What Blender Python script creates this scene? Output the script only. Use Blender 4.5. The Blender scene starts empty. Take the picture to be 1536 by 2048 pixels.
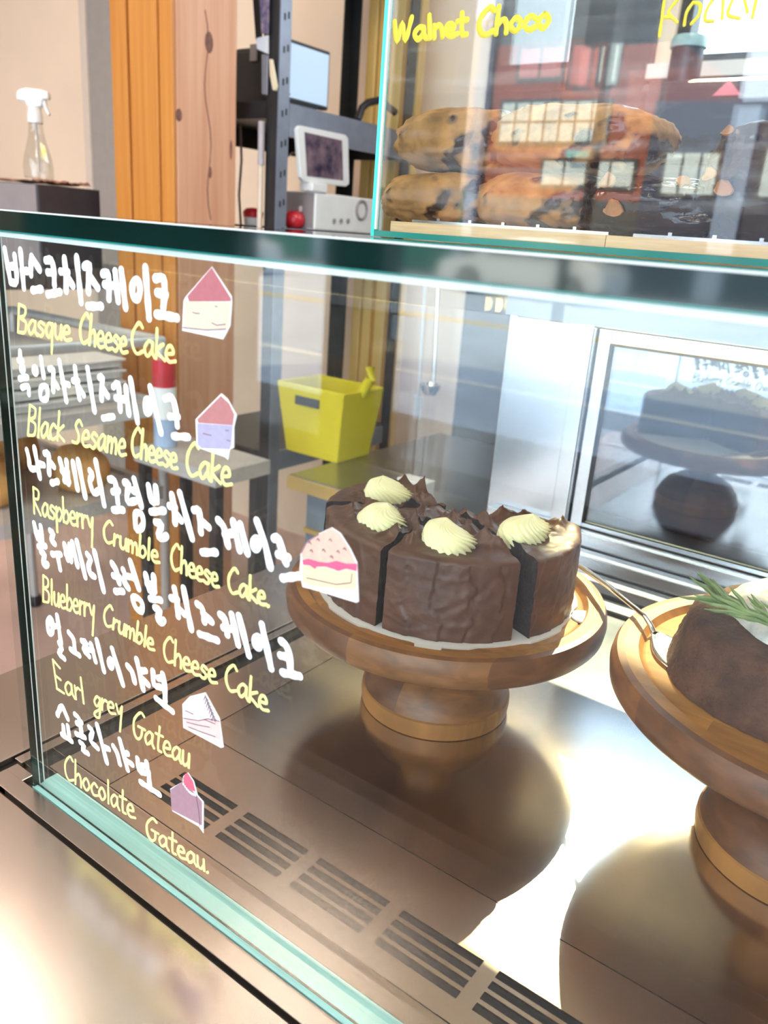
import bpy, bmesh, math, random
from mathutils import Vector, Matrix, noise

PI = math.pi
S = bpy.context.scene
COL = S.collection
random.seed(7)

# ------------------------------------------------------------------ camera
CAM_R = ((0.8034, 0.5911, 0.0712), (0.2485, -0.2242, -0.9423), (-0.5411, 0.7748, -0.3270))  # rows: right, down, forward
CAM_C = Vector((0.4032, -0.2206, 0.3392))
FPX = 1612.2
cam_data = bpy.data.cameras.new('camera')
cam = bpy.data.objects.new('camera', cam_data)
COL.objects.link(cam)
_r, _d, _f = (Vector(v).normalized() for v in CAM_R)
M = Matrix(((_r.x, -_d.x, -_f.x, CAM_C.x), (_r.y, -_d.y, -_f.y, CAM_C.y), (_r.z, -_d.z, -_f.z, CAM_C.z), (0, 0, 0, 1)))
cam.matrix_world = M
cam_data.sensor_fit = 'VERTICAL'
cam_data.sensor_height = 36.0
cam_data.lens = 36.0 * FPX / 2048.0
cam_data.clip_start = 0.01
cam_data.clip_end = 200
cam_data.dof.use_dof = True
cam_data.dof.focus_distance = 0.48
cam_data.dof.aperture_fstop = 13.0
S.camera = cam

# ------------------------------------------------------------------ world, sun, exposure
S.view_settings.view_transform = 'Standard'
S.view_settings.look = 'None'
S.view_settings.gamma = 1.0
S.view_settings.use_curve_mapping = False
S.view_settings.exposure = 0.28
SUN_AZ, SUN_EL = math.radians(107), math.radians(42)
SUN_DIR = Vector((math.cos(SUN_AZ) * math.cos(SUN_EL), math.sin(SUN_AZ) * math.cos(SUN_EL), math.sin(SUN_EL)))
W = bpy.data.worlds.new('world')
S.world = W
W.use_nodes = True
bg = W.node_tree.nodes['Background']
bg.inputs['Color'].default_value = (0.76, 0.88, 1.0, 1)
bg.inputs['Strength'].default_value = 6.5
sun_data = bpy.data.lights.new('sun', 'SUN')
sun_data.energy = 14.0
sun_data.angle = math.radians(0.6)
sun_data.color = (1.0, 0.80, 0.42)
sun = bpy.data.objects.new('sun', sun_data)
COL.objects.link(sun)
sun.rotation_euler = SUN_DIR.to_track_quat('Z', 'Y').to_euler()
S.cycles.max_bounces = 12
S.cycles.transparent_max_bounces = 24
S.cycles.diffuse_bounces = 4
S.cycles.glossy_bounces = 5
S.cycles.sample_clamp_indirect = 12.0


# ------------------------------------------------------------------ helpers
def ray(x, y):
    v = Vector(((x - 768) / FPX, (y - 1024) / FPX, 1.0))
    return _r * v.x + _d * v.y + _f * v.z


def P(px, py, x=None, y=None, z=None, d=None):
    """the point of the room seen at (px, py) of the photograph on a plane, or at a horizontal distance d"""
    r = ray(px, py)
    if d is not None:
        return CAM_C + r * (d / math.hypot(r.x, r.y))
    for i, v in enumerate((x, y, z)):
        if v is not None:
            return CAM_C + r * ((v - CAM_C[i]) / r[i])


ORIG = {}


class MB:
    def __init__(self):
        self.v, self.f, self.m, self.mi = [], [], [], 0

    def add(self, vs, fs, mi=None):
        o = len(self.v)
        self.v += [tuple(p) for p in vs]
        self.f += [tuple(i + o for i in f) for f in fs]
        self.m += [self.mi if mi is None else mi] * len(fs)
        return self

    def box(self, x0, x1, y0, y1, z0, z1, mi=None):
        vs = [(x, y, z) for z in (z0, z1) for y in (y0, y1) for x in (x0, x1)]
        return self.add(vs, [(0, 2, 3, 1), (4, 5, 7, 6), (0, 1, 5, 4), (2, 6, 7, 3), (0, 4, 6, 2), (1, 3, 7, 5)], mi)

    def obox(self, c, ax, ay, az, mi=None):
        """box about c with half-axis vectors"""
        c, ax, ay, az = Vector(c), Vector(ax), Vector(ay), Vector(az)
        vs = [c + ax * i + ay * j + az * k for k in (-1, 1) for j in (-1, 1) for i in (-1, 1)]
        return self.add(vs, [(0, 2, 3, 1), (4, 5, 7, 6), (0, 1, 5, 4), (2, 6, 7, 3), (0, 4, 6, 2), (1, 3, 7, 5)], mi)

    def lathe(self, prof, c=(0, 0, 0), seg=64, mi=None):
        n = len(prof)
        vs = []
        for k in range(seg):
            a = 2 * PI * k / seg
            for r, z in prof:
                vs.append((c[0] + r * math.cos(a), c[1] + r * math.sin(a), c[2] + z))
        fs = []
        for k in range(seg):
            k2 = (k + 1) % seg
            for i in range(n - 1):
                fs.append((k * n + i, k2 * n + i, k2 * n + i + 1, k * n + i + 1))
        return self.add(vs, fs, mi)

    def tube(self, pts, r, seg=10, mi=None, cap=True):
        pts = [Vector(p) for p in pts]
        rs = r if isinstance(r, (list, tuple)) else [r] * len(pts)
        vs, fs = [], []
        up = Vector((0.13, 0.21, 0.97))
        for i, p in enumerate(pts):
            t = (pts[min(i + 1, len(pts) - 1)] - pts[max(i - 1, 0)]).normalized()
            a = t.cross(up)
            if a.length < 1e-4:
                a = t.cross(Vector((1, 0, 0)))
            a.normalize()
            b = t.cross(a)
            for k in range(seg):
                th = 2 * PI * k / seg
                vs.append(p + (a * math.cos(th) + b * math.sin(th)) * rs[i])
        for i in range(len(pts) - 1):
            for k in range(seg):
                k2 = (k + 1) % seg
                fs.append((i * seg + k, i * seg + k2, (i + 1) * seg + k2, (i + 1) * seg + k))
        if cap:
            fs.append(tuple(range(seg)))
            fs.append(tuple(range((len(pts) - 1) * seg, len(pts) * seg)))
        return self.add(vs, fs, mi)

    def prism(self, poly, off, mi=None):
        """closed polygon (3D points) extruded by the vector off"""
        n = len(poly)
        off = Vector(off)
        vs = [Vector(p) for p in poly] + [Vector(p) + off for p in poly]
        fs = [tuple(range(n)), tuple(range(2 * n - 1, n - 1, -1))]
        fs += [(i, (i + 1) % n, n + (i + 1) % n, n + i) for i in range(n)]
        return self.add(vs, fs, mi)

    def grid(self, fn, nu, nv, mi=None, wrap=False):
        vs = [fn(i / (nu - (0 if wrap else 1)), j / (nv - 1)) for i in range(nu) for j in range(nv)]
        fs = []
        for i in range(nu if wrap else nu - 1):
            i2 = (i + 1) % nu
            for j in range(nv - 1):
                fs.append((i * nv + j, i2 * nv + j, i2 * nv + j + 1, i * nv + j + 1))
        return self.add(vs, fs, mi)

    def _sc(self, c, k):
        self.v = [tuple(Vector(c) + (Vector(p) - Vector(c)) * k) for p in self.v]
        return self

    def build(self, name, mats, parent=None, smooth=False, bevel=0.0, merge=False, label=None, origin=None):
        o = Vector((0, 0, 0))
        if parent is not None:
            o = Vector(ORIG.get(parent.name, (0, 0, 0)))
        elif origin is not None:
            o = Vector(origin)
        me = bpy.data.meshes.new(name)
        me.from_pydata([tuple(Vector(p) - o) for p in self.v], [], self.f)
        mats = mats if isinstance(mats, (list, tuple)) else [mats]
        for m in mats:
            me.materials.append(m)
        me.polygons.foreach_set('material_index', self.m)
        bm = bmesh.new()
        bm.from_mesh(me)
        if merge:
            bmesh.ops.remove_doubles(bm, verts=bm.verts, dist=2e-5)
        bmesh.ops.recalc_face_normals(bm, faces=bm.faces)
        bm.to_mesh(me)
        bm.free()
        if smooth:
            me.polygons.foreach_set('use_smooth', [True] * len(me.polygons))
            if smooth != 'all':
                try:
                    me.set_sharp_from_angle(angle=math.radians(40))
                except Exception:
                    pass
        ob = bpy.data.objects.new(name, me)
        COL.objects.link(ob)
        if parent is not None:
            ob.parent = parent
        else:
            ob.location = o
        ORIG[ob.name] = tuple(o)
        if bevel:
            b = ob.modifiers.new('bevel', 'BEVEL')
            b.width = bevel
            b.segments = 2
            b.limit_method = 'ANGLE'
        if label:
            ob['label'] = label
        return ob


def thing(name, label, cat, loc=(0, 0, 0), group=None):
    o = bpy.data.objects.new(name, None)
    COL.objects.link(o)
    o.location = loc
    o.empty_display_size = 0.02
    ORIG[o.name] = tuple(loc)
    o['label'] = label
    o['category'] = cat
    if group:
        o['group'] = group
    return o


def tag(o, label, cat, group=None):
    o['label'] = label
    o['category'] = cat
    if group:
        o['group'] = group
    return o


def struct(o):
    o['kind'] = 'structure'
    return o


# ------------------------------------------------------------------ materials
def new_mat(name):
    m = bpy.data.materials.new(name)
    m.use_nodes = True
    nt = m.node_tree
    return m, nt, nt.nodes['Principled BSDF'], nt.nodes['Material Output']


def pm(name, col, rough=0.5, metal=0.0, var=0.0, vscale=30.0, bump=0.0, bscale=60.0, stretch=(1, 1, 1), spec=0.5, emit=None, estr=0.0, coat=0.0, sss=0.0, col2=None, detail=4):
    """principled material with procedural colour variation and relief"""
    m, nt, b, out = new_mat(name)
    N, L = nt.nodes, nt.links
    b.inputs['Base Color'].default_value = (*col, 1)
    b.inputs['Roughness'].default_value = rough
    b.inputs['Metallic'].default_value = metal
    b.inputs['Specular IOR Level'].default_value = spec
    b.inputs['Coat Weight'].default_value = coat
    if sss:
        b.inputs['Subsurface Weight'].default_value = sss
        b.inputs['Subsurface Radius'].default_value = (0.006, 0.004, 0.002)
        b.inputs['Subsurface Scale'].default_value = 1.0
    if emit:
        b.inputs['Emission Color'].default_value = (*emit, 1)
        b.inputs['Emission Strength'].default_value = estr
    tc = N.new('ShaderNodeTexCoord')
    mp = N.new('ShaderNodeMapping')
    mp.inputs['Scale'].default_value = stretch
    L.new(tc.outputs['Object'], mp.inputs['Vector'])
    if var or col2:
        nz = N.new('ShaderNodeTexNoise')
        nz.inputs['Scale'].default_value = vscale
        nz.inputs['Detail'].default_value = detail
        L.new(mp.outputs['Vector'], nz.inputs['Vector'])
        rp = N.new('ShaderNodeValToRGB')
        rp.color_ramp.elements[0].position = 0.32
        rp.color_ramp.elements[1].position = 0.68
        c2 = col2 if col2 else tuple(min(1, c * (1 + var)) for c in col)
        c1 = col if col2 else tuple(c * (1 - var) for c in col)
        rp.color_ramp.elements[0].color = (*c1, 1)
        rp.color_ramp.elements[1].color = (*c2, 1)
        L.new(nz.outputs['Fac'], rp.inputs['Fac'])
        L.new(rp.outputs['Color'], b.inputs['Base Color'])
    if bump:
        nb = N.new('ShaderNodeTexNoise')
        nb.inputs['Scale'].default_value = bscale
        nb.inputs['Detail'].default_value = 5
        L.new(mp.outputs['Vector'], nb.inputs['Vector'])
        bp = N.new('ShaderNodeBump')
        bp.inputs['Strength'].default_value = bump
        bp.inputs['Distance'].default_value = 0.002
        L.new(nb.outputs['Fac'], bp.inputs['Height'])
        L.new(bp.outputs['Normal'], b.inputs['Normal'])
    return m


def schlick(nt, f0):
    N, L = nt.nodes, nt.links
    lw = N.new('ShaderNodeLayerWeight')
    lw.inputs['Blend'].default_value = 0.5
    pw = N.new('ShaderNodeMath')
    pw.operation = 'POWER'
    pw.inputs[1].default_value = 5.0
    L.new(lw.outputs['Facing'], pw.inputs[0])
    ma = N.new('ShaderNodeMath')
    ma.operation = 'MULTIPLY_ADD'
    ma.inputs[1].default_value = 1 - f0
    ma.inputs[2].default_value = f0
    L.new(pw.outputs[0], ma.inputs[0])
    return ma.outputs[0]


def glass_mat(name, tint=(0.97, 0.99, 0.985), f0=0.045, haze=0.0, hscale=(20, 20, 20), rough=0.0):
    """clear pane: straight-through light plus mirror reflection by angle, with faint wipe marks"""
    m, nt, b, out = new_mat(name)
    N, L = nt.nodes, nt.links
    N.remove(b)
    tr = N.new('ShaderNodeBsdfTransparent')
    tr.inputs['Color'].default_value = (*tint, 1)
    gl = N.new('ShaderNodeBsdfGlossy')
    gl.inputs['Roughness'].default_value = rough
    mx = N.new('ShaderNodeMixShader')
    L.new(schlick(nt, f0), mx.inputs['Fac'])
    L.new(tr.outputs[0], mx.inputs[1])
    L.new(gl.outputs[0], mx.inputs[2])
    last = mx
    if haze:
        df = N.new('ShaderNodeBsdfDiffuse')
        df.inputs['Color'].default_value = (0.85, 0.88, 0.9, 1)
        tc = N.new('ShaderNodeTexCoord')
        mp = N.new('ShaderNodeMapping')
        mp.inputs['Scale'].default_value = hscale
        L.new(tc.outputs['Object'], mp.inputs['Vector'])
        nz = N.new('ShaderNodeTexNoise')
        nz.inputs['Scale'].default_value = 1.0
        nz.inputs['Detail'].default_value = 6
        L.new(mp.outputs['Vector'], nz.inputs['Vector'])
        mr = N.new('ShaderNodeMapRange')
        mr.inputs[1].default_value = 0.5
        mr.inputs[2].default_value = 0.8
        mr.inputs[3].default_value = 0.0
        mr.inputs[4].default_value = haze
        L.new(nz.outputs['Fac'], mr.inputs[0])
        m2 = N.new('ShaderNodeMixShader')
        L.new(mr.outputs[0], m2.inputs['Fac'])
        L.new(last.outputs[0], m2.inputs[1])
        L.new(df.outputs[0], m2.inputs[2])
        last = m2
    L.new(last.outputs[0], out.inputs['Surface'])
    return m


def wood_mat(name, tones, plank=0.045, axis=0, rough=0.42, grain=(60, 4, 4), coat=0.15, contrast=0.25):
    """laminated planks: one tone per plank, fine grain inside"""
    m, nt, b, out = new_mat(name)
    N, L = nt.nodes, nt.links
    b.inputs['Roughness'].default_value = rough
    b.inputs['Coat Weight'].default_value = coat
    b.inputs['Coat Roughness'].default_value = 0.25
    tc = N.new('ShaderNodeTexCoord')
    sx = N.new('ShaderNodeSeparateXYZ')
    L.new(tc.outputs['Object'], sx.inputs[0])
    fl = N.new('ShaderNodeMath')
    fl.operation = 'DIVIDE'
    fl.inputs[1].default_value = plank
    L.new(sx.outputs[axis], fl.inputs[0])
    f2 = N.new('ShaderNodeMath')
    f2.operation = 'FLOOR'
    L.new(fl.outputs[0], f2.inputs[0])
    wn = N.new('ShaderNodeTexWhiteNoise')
    wn.noise_dimensions = '1D'
    L.new(f2.outputs[0], wn.inputs['W'])
    rp = N.new('ShaderNodeValToRGB')
    cr = rp.color_ramp
    cr.elements[0].color = (*tones[0], 1)
    cr.elements[1].color = (*tones[-1], 1)
    for i, t in enumerate(tones[1:-1]):
        e = cr.elements.new((i + 1) / (len(tones) - 1))
        e.color = (*t, 1)
    L.new(wn.outputs['Value'], rp.inputs['Fac'])
    mp = N.new('ShaderNodeMapping')
    mp.inputs['Scale'].default_value = grain
    L.new(tc.outputs['Object'], mp.inputs['Vector'])
    # shift the grain per plank
    ad = N.new('ShaderNodeVectorMath')
    ad.operation = 'ADD'
    L.new(mp.outputs['Vector'], ad.inputs[0])
    L.new(wn.outputs['Color'], ad.inputs[1])
    nz = N.new('ShaderNodeTexNoise')
    nz.inputs['Scale'].default_value = 3.0
    nz.inputs['Detail'].default_value = 7
    nz.inputs['Distortion'].default_value = 0.6
    L.new(ad.outputs[0], nz.inputs['Vector'])
    mr = N.new('ShaderNodeMapRange')
    mr.inputs[1].default_value = 0.3
    mr.inputs[2].default_value = 0.7
    mr.inputs[3].default_value = 1 - contrast
    mr.inputs[4].default_value = 1 + contrast
    L.new(nz.outputs['Fac'], mr.inputs[0])
    mx = N.new('ShaderNodeMix')
    mx.data_type = 'RGBA'
    mx.blend_type = 'MULTIPLY'
    mx.inputs[0].default_value = 1.0
    L.new(rp.outputs['Color'], mx.inputs[6])
    L.new(mr.outputs[0], mx.inputs[7])
    L.new(mx.outputs[2], b.inputs['Base Color'])
    bp = N.new('ShaderNodeBump')
    bp.inputs['Strength'].default_value = 0.12
    bp.inputs['Distance'].default_value = 0.001
    L.new(nz.outputs['Fac'], bp.inputs['Height'])
    L.new(bp.outputs['Normal'], b.inputs['Normal'])
    return m


def steel_mat(name, col=(0.62, 0.58, 0.55), rough=0.27, stretch=(300, 8, 8)):
    """brushed stainless steel with fine streaks in its gloss"""
    m, nt, b, out = new_mat(name)
    N, L = nt.nodes, nt.links
    b.inputs['Base Color'].default_value = (*col, 1)
    b.inputs['Metallic'].default_value = 1.0
    tc = N.new('ShaderNodeTexCoord')
    mp = N.new('ShaderNodeMapping')
    mp.inputs['Scale'].default_value = stretch
    L.new(tc.outputs['Object'], mp.inputs['Vector'])
    nz = N.new('ShaderNodeTexNoise')
    nz.inputs['Scale'].default_value = 2.0
    nz.inputs['Detail'].default_value = 6
    L.new(mp.outputs['Vector'], nz.inputs['Vector'])
    n2 = N.new('ShaderNodeTexNoise')
    n2.inputs['Scale'].default_value = 14.0
    n2.inputs['Detail'].default_value = 3
    L.new(tc.outputs['Object'], n2.inputs['Vector'])
    ad = N.new('ShaderNodeMath')
    ad.operation = 'MULTIPLY_ADD'
    ad.inputs[1].default_value = 0.02
    L.new(nz.outputs['Fac'], ad.inputs[0])
    m3 = N.new('ShaderNodeMath')
    m3.operation = 'MULTIPLY_ADD'
    m3.inputs[1].default_value = 0.06
    m3.inputs[2].default_value = rough - 0.04
    L.new(n2.outputs['Fac'], m3.inputs[0])
    L.new(m3.outputs[0], ad.inputs[2])
    L.new(ad.outputs[0], b.inputs['Roughness'])
    return m


def patch_mat(name, base, dark, thr=0.55, scale=25.0, rough_d=0.2, rough_b=0.7, bump=0.5, bscale=90):
    """baked dough with glossy chocolate patches"""
    m, nt, b, out = new_mat(name)
    N, L = nt.nodes, nt.links
    tc = N.new('ShaderNodeTexCoord')
    nz = N.new('ShaderNodeTexNoise')
    nz.inputs['Scale'].default_value = scale
    nz.inputs['Detail'].default_value = 3
    L.new(tc.outputs['Object'], nz.inputs['Vector'])
    st = N.new('ShaderNodeMapRange')
    st.inputs[1].default_value = thr
    st.inputs[2].default_value = thr + 0.04
    L.new(nz.outputs['Fac'], st.inputs[0])
    n2 = N.new('ShaderNodeTexNoise')
    n2.inputs['Scale'].default_value = bscale
    n2.inputs['Detail'].default_value = 6
    L.new(tc.outputs['Object'], n2.inputs['Vector'])
    rp = N.new('ShaderNodeValToRGB')
    rp.color_ramp.elements[0].position = 0.35
    rp.color_ramp.elements[1].position = 0.65
    rp.color_ramp.elements[0].color = (*[c * 0.62 for c in base], 1)
    rp.color_ramp.elements[1].color = (*[min(1, c * 1.25) for c in base], 1)
    L.new(n2.outputs['Fac'], rp.inputs['Fac'])
    mx = N.new('ShaderNodeMix')
    mx.data_type = 'RGBA'
    L.new(st.outputs[0], mx.inputs[0])
    L.new(rp.outputs['Color'], mx.inputs[6])
    mx.inputs[7].default_value = (*dark, 1)
    L.new(mx.outputs[2], b.inputs['Base Color'])
    mr = N.new('ShaderNodeMapRange')
    mr.inputs[3].default_value = rough_b
    mr.inputs[4].default_value = rough_d
    L.new(st.outputs[0], mr.inputs[0])
    L.new(mr.outputs[0], b.inputs['Roughness'])
    bp = N.new('ShaderNodeBump')
    bp.inputs['Strength'].default_value = bump
    bp.inputs['Distance'].default_value = 0.003
    L.new(n2.outputs['Fac'], bp.inputs['Height'])
    L.new(bp.outputs['Normal'], b.inputs['Normal'])
    return m


def brick_mat(name, c1, c2, mortar, scale=1.0):
    m, nt, b, out = new_mat(name)
    N, L = nt.nodes, nt.links
    tc = N.new('ShaderNodeTexCoord')
    mp = N.new('ShaderNodeMapping')
    mp.inputs['Rotation'].default_value = (PI / 2, 0, 0)
    L.new(tc.outputs['Object'], mp.inputs['Vector'])
    br = N.new('ShaderNodeTexBrick')
    br.inputs['Color1'].default_value = (*c1, 1)
    br.inputs['Color2'].default_value = (*c2, 1)
    br.inputs['Mortar'].default_value = (*mortar, 1)
    br.inputs['Scale'].default_value = 4.0 * scale
    br.inputs['Mortar Size'].default_value = 0.012
    L.new(mp.outputs['Vector'], br.inputs['Vector'])
    L.new(br.outputs['Color'], b.inputs['Base Color'])
    b.inputs['Roughness'].default_value = 0.85
    return m


CLEAR = glass_mat('clear_glass', haze=0.012, hscale=(9, 9, 3))
CLEAR_SCR = glass_mat('scratched_clear_acrylic', tint=(0.975, 0.985, 0.985), haze=0.08, hscale=(14, 14, 160), f0=0.05)
DOORGLASS = glass_mat('coated_door_glass', tint=(0.72, 0.80, 0.88), f0=0.22)
EDGE_DARK = pm('dark_green_glass_edge', (0.002, 0.017, 0.015), 0.06, spec=0.9, var=0.3, vscale=14)
EDGE_TEAL = pm('pale_teal_glass_edge', (0.36, 0.66, 0.64), 0.2, var=0.14, vscale=9, stretch=(1, 30, 1))
EDGE_BRIGHT = pm('bright_turquoise_edge', (0.03, 0.58, 0.52), 0.15, var=0.15, vscale=12)
EDGE_DEEP = pm('deep_teal_edge', (0.012, 0.20, 0.17), 0.12, spec=0.7, var=0.2, vscale=12)
STEEL_HEAD = steel_mat('grey_steel_header', (0.36, 0.38, 0.41), 0.3, (200, 200, 6))
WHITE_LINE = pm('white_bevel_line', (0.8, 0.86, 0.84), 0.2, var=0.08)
BLACK_RUBBER = pm('black_rubber_gasket', (0.012, 0.012, 0.012), 0.55, var=0.2)
STEEL = steel_mat('brushed_steel_ledge', (0.64, 0.55, 0.51), 0.22, (10, 420, 8))
STEEL_FLOOR = steel_mat('scratched_steel_floor', (0.62, 0.57, 0.54), 0.165, (420, 12, 8))
STEEL_FRAME = steel_mat('bright_steel_frame', (0.60, 0.61, 0.63), 0.22, (200, 200, 6))
VENT_DARK = pm('dark_vent_slot', (0.012, 0.014, 0.018), 0.6, var=0.25)
INK_WHITE = pm('white_paint_marker', (0.90, 0.94, 0.96), 0.5, var=0.03, vscale=200)
INK_YELLOW = pm('yellow_paint_marker', (0.92, 0.91, 0.30), 0.5, var=0.06, vscale=200)
INK_OCHRE = pm('mustard_paint_marker', (0.72, 0.60, 0.04), 0.5, var=0.08, vscale=200)
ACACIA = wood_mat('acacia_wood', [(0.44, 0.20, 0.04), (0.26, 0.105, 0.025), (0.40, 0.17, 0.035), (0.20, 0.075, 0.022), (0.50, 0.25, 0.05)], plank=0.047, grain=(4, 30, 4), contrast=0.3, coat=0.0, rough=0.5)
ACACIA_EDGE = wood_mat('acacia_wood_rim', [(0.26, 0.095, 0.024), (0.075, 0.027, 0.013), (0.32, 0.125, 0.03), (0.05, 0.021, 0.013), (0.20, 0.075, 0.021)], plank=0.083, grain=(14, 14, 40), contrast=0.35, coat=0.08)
CHOC = pm('chocolate_buttercream', (0.10, 0.038, 0.019), 0.45, var=0.22, vscale=40, bump=0.25, bscale=160, spec=0.55)
CHOC_CUT = pm('dark_chocolate_crumb', (0.022, 0.011, 0.009), 0.8, var=0.35, vscale=200, bump=0.7, bscale=400)
CREAM = pm('pale_yellow_cream', (1.0, 0.92, 0.54), 0.45, var=0.04, vscale=60, sss=0.15, spec=0.4)
CARD_WHITE = pm('white_cake_card', (0.82, 0.80, 0.77), 0.45, var=0.03)
SPONGE = pm('baked_cocoa_sponge', (0.055, 0.022, 0.012), 0.8, col2=(0.125, 0.052, 0.025), vscale=55, bump=1.0, bscale=330)
WHIP = pm('speckled_white_cream', (0.55, 0.53, 0.47), 0.55, col2=(0.80, 0.78, 0.72), vscale=170, bump=0.5, bscale=140, sss=0.1)
ROSEMARY = pm('rosemary_green', (0.10, 0.17, 0.055), 0.5, col2=(0.25, 0.33, 0.13), vscale=90)
SILVER = pm('polished_silver', (0.80, 0.78, 0.72), 0.12, metal=1.0, var=0.05)
LED = pm('warm_white_tube', (1, 0.95, 0.8), 0.4, emit=(1.0, 0.80, 0.42), estr=11.0)
BULB = pm('glowing_bulb', (1, 0.9, 0.7), 0.4, emit=(1.0, 0.66, 0.22), estr=260.0)

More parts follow.
